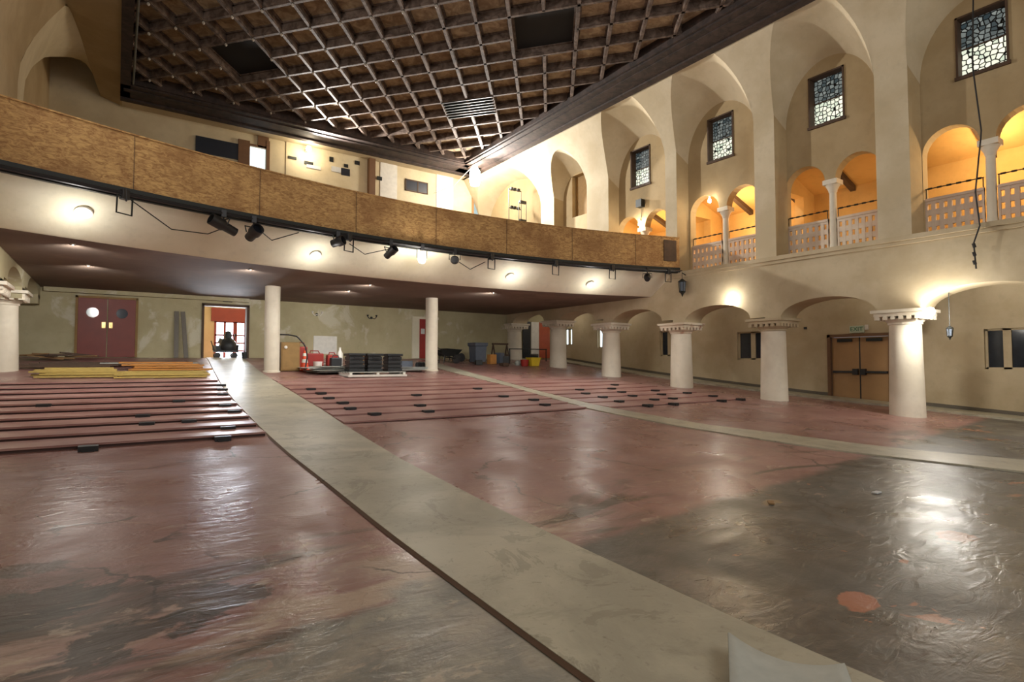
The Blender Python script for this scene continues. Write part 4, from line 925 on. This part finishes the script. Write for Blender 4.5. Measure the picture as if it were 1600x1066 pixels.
# white and terracotta door at the rear of the right aisle
t = thing('door_8', 'half white, half terracotta door seen through the last arcade arch', 'door', (18.7, YR, .25), None, 'structure')
mb = MB(); mb.box(17.6, 18.1, YR-.05, YR, .25, 2.2); mb.build('dark_opening', 'black', t)
mb = MB(); mb.box(18.15, 18.67, YR-.07, YR-.02, .25, 2.19); mb.build('white_leaf', 'white', t)
M['terracotta'] = simple('terracotta door', (178, 84, 52), .55)
mb = MB(); mb.box(18.67, 19.4, YR-.09, YR-.02, .25, 2.19); mb.build('terracotta_leaf', 'terracotta', t)
# pale patch and sconces on the rear wall
mb = MB(); mb.box(6.74, 7.72, YR-.03, YR, .38, 1.13); single(mb, 'whiteboard', 'white', 'pale square board leaning on the rear wall between the pillars', 'board')
for x, z, lab in ((6.86, 2.03, 'white bare sconce on the rear wall above the pale board'), (9.25, 2.0, 'dark twin sconce on the rear wall left of the red door')):
    t = thing('wall_sconce', lab, 'sconce', (x, YR, z)); mb = MB(); mb.lathe([(.06, 0), (.05, .04)], (x, YR, z), 12, mat=Matrix.Rotation(R(90), 4, 'X')); mb.build('plate', 'dark_iron', t)
    for s in (-1, 1): mb = MB(); mb.tube([(x, YR-.03, z), (x+s*.12, YR-.1, z-.05), (x+s*.2, YR-.1, z+.04)], .018, 6); mb.lathe([(.02, 0), (.05, .08)], (x+s*.2, YR-.1, z+.04), 10); mb.build('arm', 'white' if x < 8 else 'dark_iron', t)
# ------------------------------------------------------------------ clutter along the rear
Y0 = smooth_fl
def board(c, L, wd, th, rz, m, label, grp, tilt=0., name='timber_board'):
    mb = MB(); mb.obox((0, 0, 0), L, wd, th); o = mb.build(name, m, None, .004); o.location = c; o.rotation_euler = (0, tilt, rz); return tag(o, label, 'board', grp)
random.seed(3)
zb = Y0(18.6)+.02
for k in range(9): board((-.75+random.uniform(-.15, .15), 18.45+.13*k, Y0(18.45+.13*k)+.045+.05*(k % 3)), 1.7+random.uniform(-.2, .2), .11, .045, random.uniform(-.05, .05), 'yellow', 'yellow-painted board in the low stack left of the orange boards', 'yellow boards in the left stack')
for k in range(9): board((1.05+random.uniform(-.1, .1), 18.2+.12*k, Y0(18.2+.12*k)+.04+.05*(k % 2)), 2.1+random.uniform(-.2, .2), .1, .045, random.uniform(-.04, .04), 'yellow', 'yellow board under the orange boards beside the long aisle', 'yellow boards under the orange ones')
for k in range(10): board((1.2+random.uniform(-.2, .2), 19.3+.14*k, Y0(19.3+.14*k)+.05+.055*(k % 4)), 1.9+random.uniform(-.3, .2), .12, .05, random.uniform(-.06, .06), 'wood_orange', 'orange-brown board in the stack beside the long aisle', 'orange boards beside the long aisle')
for k in range(3): board((.6+.3*k, 20.9+.12*k, Y0(21)+.12), 2.0, .12, .04, random.uniform(-.04, .04), 'grey_sheet', 'whitish board on top behind the orange boards', 'whitish boards behind the orange ones')
for k in range(4): board((-1.3+.2*k, 20.6+.3*k, Y0(20.8+.3*k)+.05), 2.3, .16, .05, .05*k, 'wood_dark', 'dark board lying on the floor behind the yellow stack', 'dark boards behind the yellow stack')
for k in range(12): board((-1.8+random.uniform(-.7, .9), 22.9+random.uniform(-.5, .6), Y0(23)+.08+.035*(k % 4)), 1.0+random.uniform(-.3, .4), .12, .04, random.uniform(-.8, .8), random.choice(['wood_dark', 'wood', 'wood_dark']), 'scrap board in the jumbled heap against the left rear wall', 'scrap boards in the left heap', random.uniform(-.12, .12))
for x, dx, m, lab in ((1.78, .03, 'slate', 'tall grey plank leaning on the rear wall, left of a pair'), (2.1, .07, 'slate', 'tall grey plank leaning on the rear wall, right of a pair')):
    mb = MB(); L = 1.72; mt = Matrix.Translation((x, 23.8, Y0(23.8)+.01)) @ Matrix.Rotation(R(-5.5), 4, 'X') @ Matrix.Rotation(R(-4 if dx > .05 else 0), 4, 'Y'); mb.box(-.07, .07, -.02, .02, 0, L, mt); single(mb, 'leaning_plank', m, lab, 'plank')
# plywood cabinet with hose by the left pillar
z = Y0(19.8); t = thing('plywood_cabinet', 'tan plywood cabinet against the left white pillar', 'cabinet', (4.75, 19.8, z))
mb = MB(); mb.box(4.45, 5.05, 19.55, 20.05, z, z+.95); mb.build('body', 'cardboard', t, .01)
mb = MB(); mb.box(4.48, 5.02, 19.53, 19.55, z+.05, z+.9); mb.build('door', 'cardboard', t, .005)
mb = MB(); mb.lathe([(.001, .04), (.05, .03), (.05, 0)], (4.58, 19.5, z+.78), 10, mat=Matrix.Rotation(R(90), 4, 'X')); mb.build('knob', 'white', t)
mb = MB(); mb.tube(resample([(4.4, 19.6, z+1.2), (4.7, 19.6, z+1.2), (4.95, 19.55, z+1.15), (5.2, 19.5, z+.85), (5.28, 19.5, z+.5), (5.2, 19.45, z+.03)], 20), .025, 6); single(mb, 'black_hose', 'black', 'black hose arching over the plywood cabinet', 'hose')
# traffic cone
def cone(x, y, label):
    z = Y0(y); t = thing('traffic_cone', label, 'cone', (x, y, z))
    mb = MB(); mb.box(x-.18, x+.18, y-.18, y+.18, z, z+.04); mb.build('base', 'orange', t, .01)
    mb = MB(); mb.lathe([(.14, .04), (.05, .62), (.03, .7), (.001, .7)], (x, y, z), 18); mb.build('body', 'orange', t)
    for a, b in ((.28, .4), (.5, .6)): mb = MB(); f = lambda h: .14-.09*(h-.04)/.58+.004; mb.lathe([(f(a), a), (f(b), b)], (x, y, z), 18); mb.build('stripe', 'white', t)
cone(5.25, 19.7, 'orange traffic cone with white bands beside the plywood cabinet')
z = Y0(20.1); mb = MB(); mb.lathe([(.13, 0), (.16, .28), (.15, .28), (.12, .02), (.001, .02)], (5.8, 20.1, z), 18); single(mb, 'bucket', 'white', 'white bucket right of the traffic cone', 'bucket')
def jerry(x, y, m, label, h=.5, wd=.35, dp=.25):
    z = Y0(y); t = thing('fuel_can', label, 'can', (x, y, z)); mb = MB(); mb.box(x-wd/2, x+wd/2, y-dp/2, y+dp/2, z, z+h*.8); mb.build('body', m, t, .04)
    mb = MB(); mb.tube([(x-wd*.3, y, z+h*.78), (x-wd*.25, y, z+h*.95), (x+wd*.2, y, z+h*.95), (x+wd*.3, y, z+h*.78)], .02, 6); mb.build('handle', m, t)
jerry(5.35, 20.5, 'red', 'tall red can standing behind the traffic cone', .95, .35)
jerry(5.95, 21.0, 'red', 'wide red can behind the white bucket', .6, .6)
jerry(6.55, 20.9, 'red', 'dark red can left of the black can', .55, .4)
jerry(6.5, 20.3, 'black_plastic', 'black can in front of the red cans', .5, .4)
mb = MB(); z = Y0(20.9); mb.lathe([(.1, 0), (.1, .5), (.04, .62), (.04, .72), (.001, .72)], (6.85, 20.9, z), 12); single(mb, 'white_bottle', 'white', 'white bottle standing between the red cans', 'bottle')
mb = MB(); z = Y0(20.6); mb.box(7.45, 7.9, 20.4, 20.8, z, z+.5); single(mb, 'wooden_crate', 'wood_orange', 'small orange wooden crate left of the black tubs', 'crate', None, .01)
mb = MB(); z = Y0(20.6); mb.box(7.05, 7.35, 20.4, 20.8, z, z+.35); single(mb, 'brown_box', 'wood_dark', 'small brown box left of the orange crate', 'box', None, .01)
# stacked grey sheets and pallet with three black tubs
random.seed(5)
for k in range(7):
    y = 18.9+.15*random.random(); o = board((6.0+random.uniform(-.25, .25), y, Y0(19.6)+.03+.03*k-.05), 1.7, .9, .02, random.uniform(-.25, .25), 'grey_sheet', 'grey sheet in the loose stack left of the black tubs', 'grey sheets in the stack', 0, 'grey_sheet')
for k in range(5):
    board((8.7+random.uniform(-.15, .2), 19.3+.1*random.random(), Y0(19.8)+.03+.03*k-.05), 1.3, .8, .02, random.uniform(-.2, .2), 'grey_sheet', 'grey sheet in the loose stack right of the black tubs', 'grey sheets right of the tubs', 0, 'grey_sheet')
zp = Y0(17.9)+.1; t = thing('pallet', 'white-edged pallet under the three black tubs', 'pallet', (7.0, 18, zp-.1))
for k in range(5): mb = MB(); mb.box(6.02, 7.98, 17.5+.24*k, 17.66+.24*k, zp+.04, zp+.07); mb.build('deck_board', 'grey_sheet', t)
for x in (6.05, 6.95, 7.87): mb = MB(); mb.box(x, x+.09, 17.5, 18.65, zp-.08, zp+.04); mb.build('bearer', 'white', t)
mb = MB(); mb.box(6.0, 8.0, 17.46, 17.5, zp-.09, zp-.02); mb.build('edge_board', 'white', t)
for k, lab in enumerate(('left of the three black tubs on the pallet', 'middle of the three black tubs on the pallet', 'right one of the three black tubs on the pallet, set a little apart')):
    x = (6.4, 7.02, 7.72)[k]; y = 18.05; z = zp+.07; t = thing('plastic_tub', lab, 'tub', (x, y, z), 'black tubs on the pallet')
    mb = MB(); n = 4
    for j in range(n): a = .26-.006*j; mb.box(x-a, x+a, y-.24, y+.24, z+.13*j, z+.13*j+.105); mb.box(x-a+.03, x+a-.03, y-.21, y+.21, z+.13*j+.1, z+.13*j+.14)
    mb.build('body', 'black_plastic', t, .012)
    mb = MB(); mb.box(x-.28, x+.28, y-.26, y+.26, z+.52, z+.6); mb.build('lid', 'black_plastic', t, .015)
    mb = MB(); mb.box(x-.1, x+.1, y-.285, y-.25, z+.44, z+.48); mb.build('handle', 'black', t)
mb = MB(); z = Y0(20.0); mb.box(8.75, 9.5, 20.2, 20.6, z, z+.32); single(mb, 'tool_chest', 'grey_plastic', 'grey chest behind the right grey sheets', 'chest', None, .02)
for k in range(3): mb = MB(); z = Y0(20); mb.lathe([(.08, 0), (.09, .2), (.05, .26), (.001, .26)], (9.6+.17*k, 20.0+.1*k, z), 12); single(mb, 'paint_tin', 'black_plastic', 'dark tin at the foot of the right pillar', 'tin', 'dark tins by the right pillar')
# right of the pillar: wheelbarrow, bin, sawhorse, barrier, tubs
def barrow(x, y, label):
    z = Y0(y); t = thing('wheelbarrow', label, 'wheelbarrow', (x, y, z))
    mb = MB(); mb.grid([[(x-.4, y-.3, z+.6), (x+.4, y-.3, z+.55)], [(x-.28, y-.18, z+.33), (x+.25, y-.18, z+.33)], [(x-.28, y+.18, z+.33), (x+.25, y+.18, z+.33)], [(x-.4, y+.3, z+.6), (x+.4, y+.3, z+.55)]], False)
    mb.quad((x-.4, y-.3, z+.6), (x-.28, y-.18, z+.33), (x-.28, y+.18, z+.33), (x-.4, y+.3, z+.6)); mb.quad((x+.4, y-.3, z+.55), (x+.25, y-.18, z+.33), (x+.25, y+.18, z+.33), (x+.4, y+.3, z+.55)); mb.build('tray', 'dark_iron', t)
    for s in (-1, 1): mb = MB(); mb.tube([(x+.5, y, z+.2), (x, y+s*.2, z+.3), (x-.85, y+s*.27, z+.62)], .02, 6); mb.tube([(x-.2, y+s*.22, z+.35), (x-.25, y+s*.22, z)], .018, 6); mb.build('handle', 'black', t)
    mb = MB(); mb.lathe([(.05, -.03), (.2, -.03), (.2, .03), (.05, .03)], (x+.5, y, z+.2), 18, mat=Matrix.Rotation(R(90), 4, 'X')); mb.build('wheel', 'black', t)
barrow(11.9, 21.9, 'dark wheelbarrow beside the right white pillar')
barrow(12.55, 22.6, 'second dark wheelbarrow, behind the first and nearer the grey bin')
def bin_(x, y, label):
    z = Y0(y); t = thing('wheelie_bin', label, 'bin', (x, y, z))
    mb = MB(); P = [(.24, 0), (.3, .88)]
    mb.box(-.25, .25, -.27, .27, 0, .01, Matrix.Translation((x, y, z+.05)))
    rows = [[(x+sx*a, y+sy*a, z+h) for sx, sy in ((-1, -1), (1, -1), (1, 1), (-1, 1), (-1, -1))] for a, h in ((.26, .05), (.3, .75), (.34, .8), (.34, .88))]
    mb.grid(rows, False); mb.build('body', 'grey_plastic', t)
    mb = MB(); mb.box(x-.35, x+.35, y-.36, y+.34, z+.88, z+.93); mb.tube([(x-.3, y+.36, z+.9), (x+.3, y+.36, z+.9)], .025, 8); mb.build('lid', 'grey_plastic', t, .015)
    for s in (-1, 1): mb = MB(); mb.lathe([(.03, -.03), (.11, -.03), (.11, .03), (.03, .03)], (x+s*.22, y+.25, z+.11), 14, mat=Matrix.Rotation(R(90), 4, 'Y')); mb.build('wheel', 'black', t)
bin_(13.65, 22.1, 'blue-grey wheeled bin near the rear wall')
z = Y0(22.6); t = thing('work_trestle', 'dark wooden trestle frame right of the blue-grey bin', 'trestle', (15.2, 22.6, z))
mb = MB(); mb.box(14.75, 15.65, 22.5, 22.6, z+.82, z+.9); mb.build('top_rail', 'wood_dark', t)
for x in (14.8, 15.6):
    for dy in (-.15, .15): mb = MB(); mb.tube([(x, 22.55, z+.84), (x, 22.55+dy*1.6, z)], .035, 6); mb.build('leg', 'wood_dark', t)
mb = MB(); mb.box(14.8, 15.6, 22.4, 22.44, z+.28, z+.36); mb.build('brace', 'wood_dark', t)
for i, (x, y, m, h) in enumerate(((14.1, 21.6, 'wood_orange', .45), (14.75, 21.9, 'grey_plastic', .5), (15.05, 21.8, 'black_plastic', .35), (13.2, 21.3, 'dark_iron', .22), (14.3, 20.9, 'wood_dark', .14), (16.55, 21.6, 'slate', .5))):
    mb = MB(); z = Y0(y); mb.obox((x, y, z+h/2), .34, .3, h, (0, 0, .4*i)); single(mb, 'work_box', m, ['small orange-brown box right of the blue-grey bin', 'blue-grey box below the trestle', 'black box below the trestle', 'dark low box in front of the blue-grey bin', 'flat brown box on the floor before the trestle', 'slate box against the last arcade column'][i], 'box', None, .015)
z = Y0(20.8); t = thing('yellow_tub', 'bright yellow tub near the last arcade column', 'tub', (15.9, 20.8, z))
mb = MB(); mb.grid([[(15.9+sx*a, 20.8+sy*b, z+h) for sx, sy in ((-1, -1), (1, -1), (1, 1), (-1, 1), (-1, -1))] for a, b, h in ((.2, .15, 0), (.27, .2, .36), (.3, .22, .36), (.3, .22, .4))], False); mb.build('body', 'yellow_plastic', t)
mb = MB(); mb.obox((15.85, 20.8, z+.45), .4, .3, .14, (.1, .1, .2)); mb.build('contents', 'black_plastic', t)
mb = MB(); mb.lathe([(.16, 0), (.2, .3), (.19, .3), (.001, .26)], (15.35, 20.75, Y0(20.75)), 16); single(mb, 'red_bucket', 'red', 'red bucket left of the bright yellow tub', 'bucket')
mb = MB(); mb.lathe([(.1, 0), (.14, .1), (.1, .2), (.001, .24)], (15.2, 21.1, Y0(21.1)+.0), 12); single(mb, 'pale_sack', 'grey_sheet', 'small pale sack behind the red bucket', 'sack')
t = thing('barrier_rail', 'thin dark barrier rail before the terracotta door', 'barrier', (17, 22.8, Y0(22.8)))
z = Y0(22.8); mb = MB(); mb.tube([(15.9, 22.8, z+.62), (18.3, 22.8, z+.62)], .025, 6); mb.build('rail', 'dark_iron', t)
for x in (15.95, 17.1, 18.25): mb = MB(); mb.tube([(x, 22.8, z), (x, 22.8, z+.64)], .025, 6); mb.build('post', 'dark_iron', t)
# curled grey board at the foot of the picture, standing on the aisle
mb = MB(); n = 12; rows = []
C0 = Vector((2.745, 1.86, -1.555)); C1 = Vector((2.93, 1.34, -1.555)); inn = Vector((-.52, -.36, 0))
for k in range(n+1):
    s = k/n; p = C0.lerp(C1, s); lift = .07*(1-2*s)**2+.015
    rows.append([tuple(p+inn*u+Vector((0, 0, lift*(1-u*.6)))) for u in (0, .25, .5, .75, 1.)])
mb.grid(rows); o = single(mb, 'curled_board', 'cloth', 'curled pale grey board lying on the aisle at the bottom edge', 'board')
sd = o.modifiers.new('thick', 'SOLIDIFY'); sd.thickness = .012

for i, (x, y, m, lab) in enumerate(((7.42, 3.0, 'paper', 'small white paper scrap on the dark slab'), (5.87, 3.42, 'wood', 'tan flake of board at the edge of the dark slab'), (2.0, 6.55, 'black', 'small dark chip on the floor left of the long aisle'))):
    mb = MB(); mb.obox((x, y, smooth_fl(y)+.012), .13, .06, .015, (0, 0, .6*i)); single(mb, 'scrap', m, lab, 'scrap')
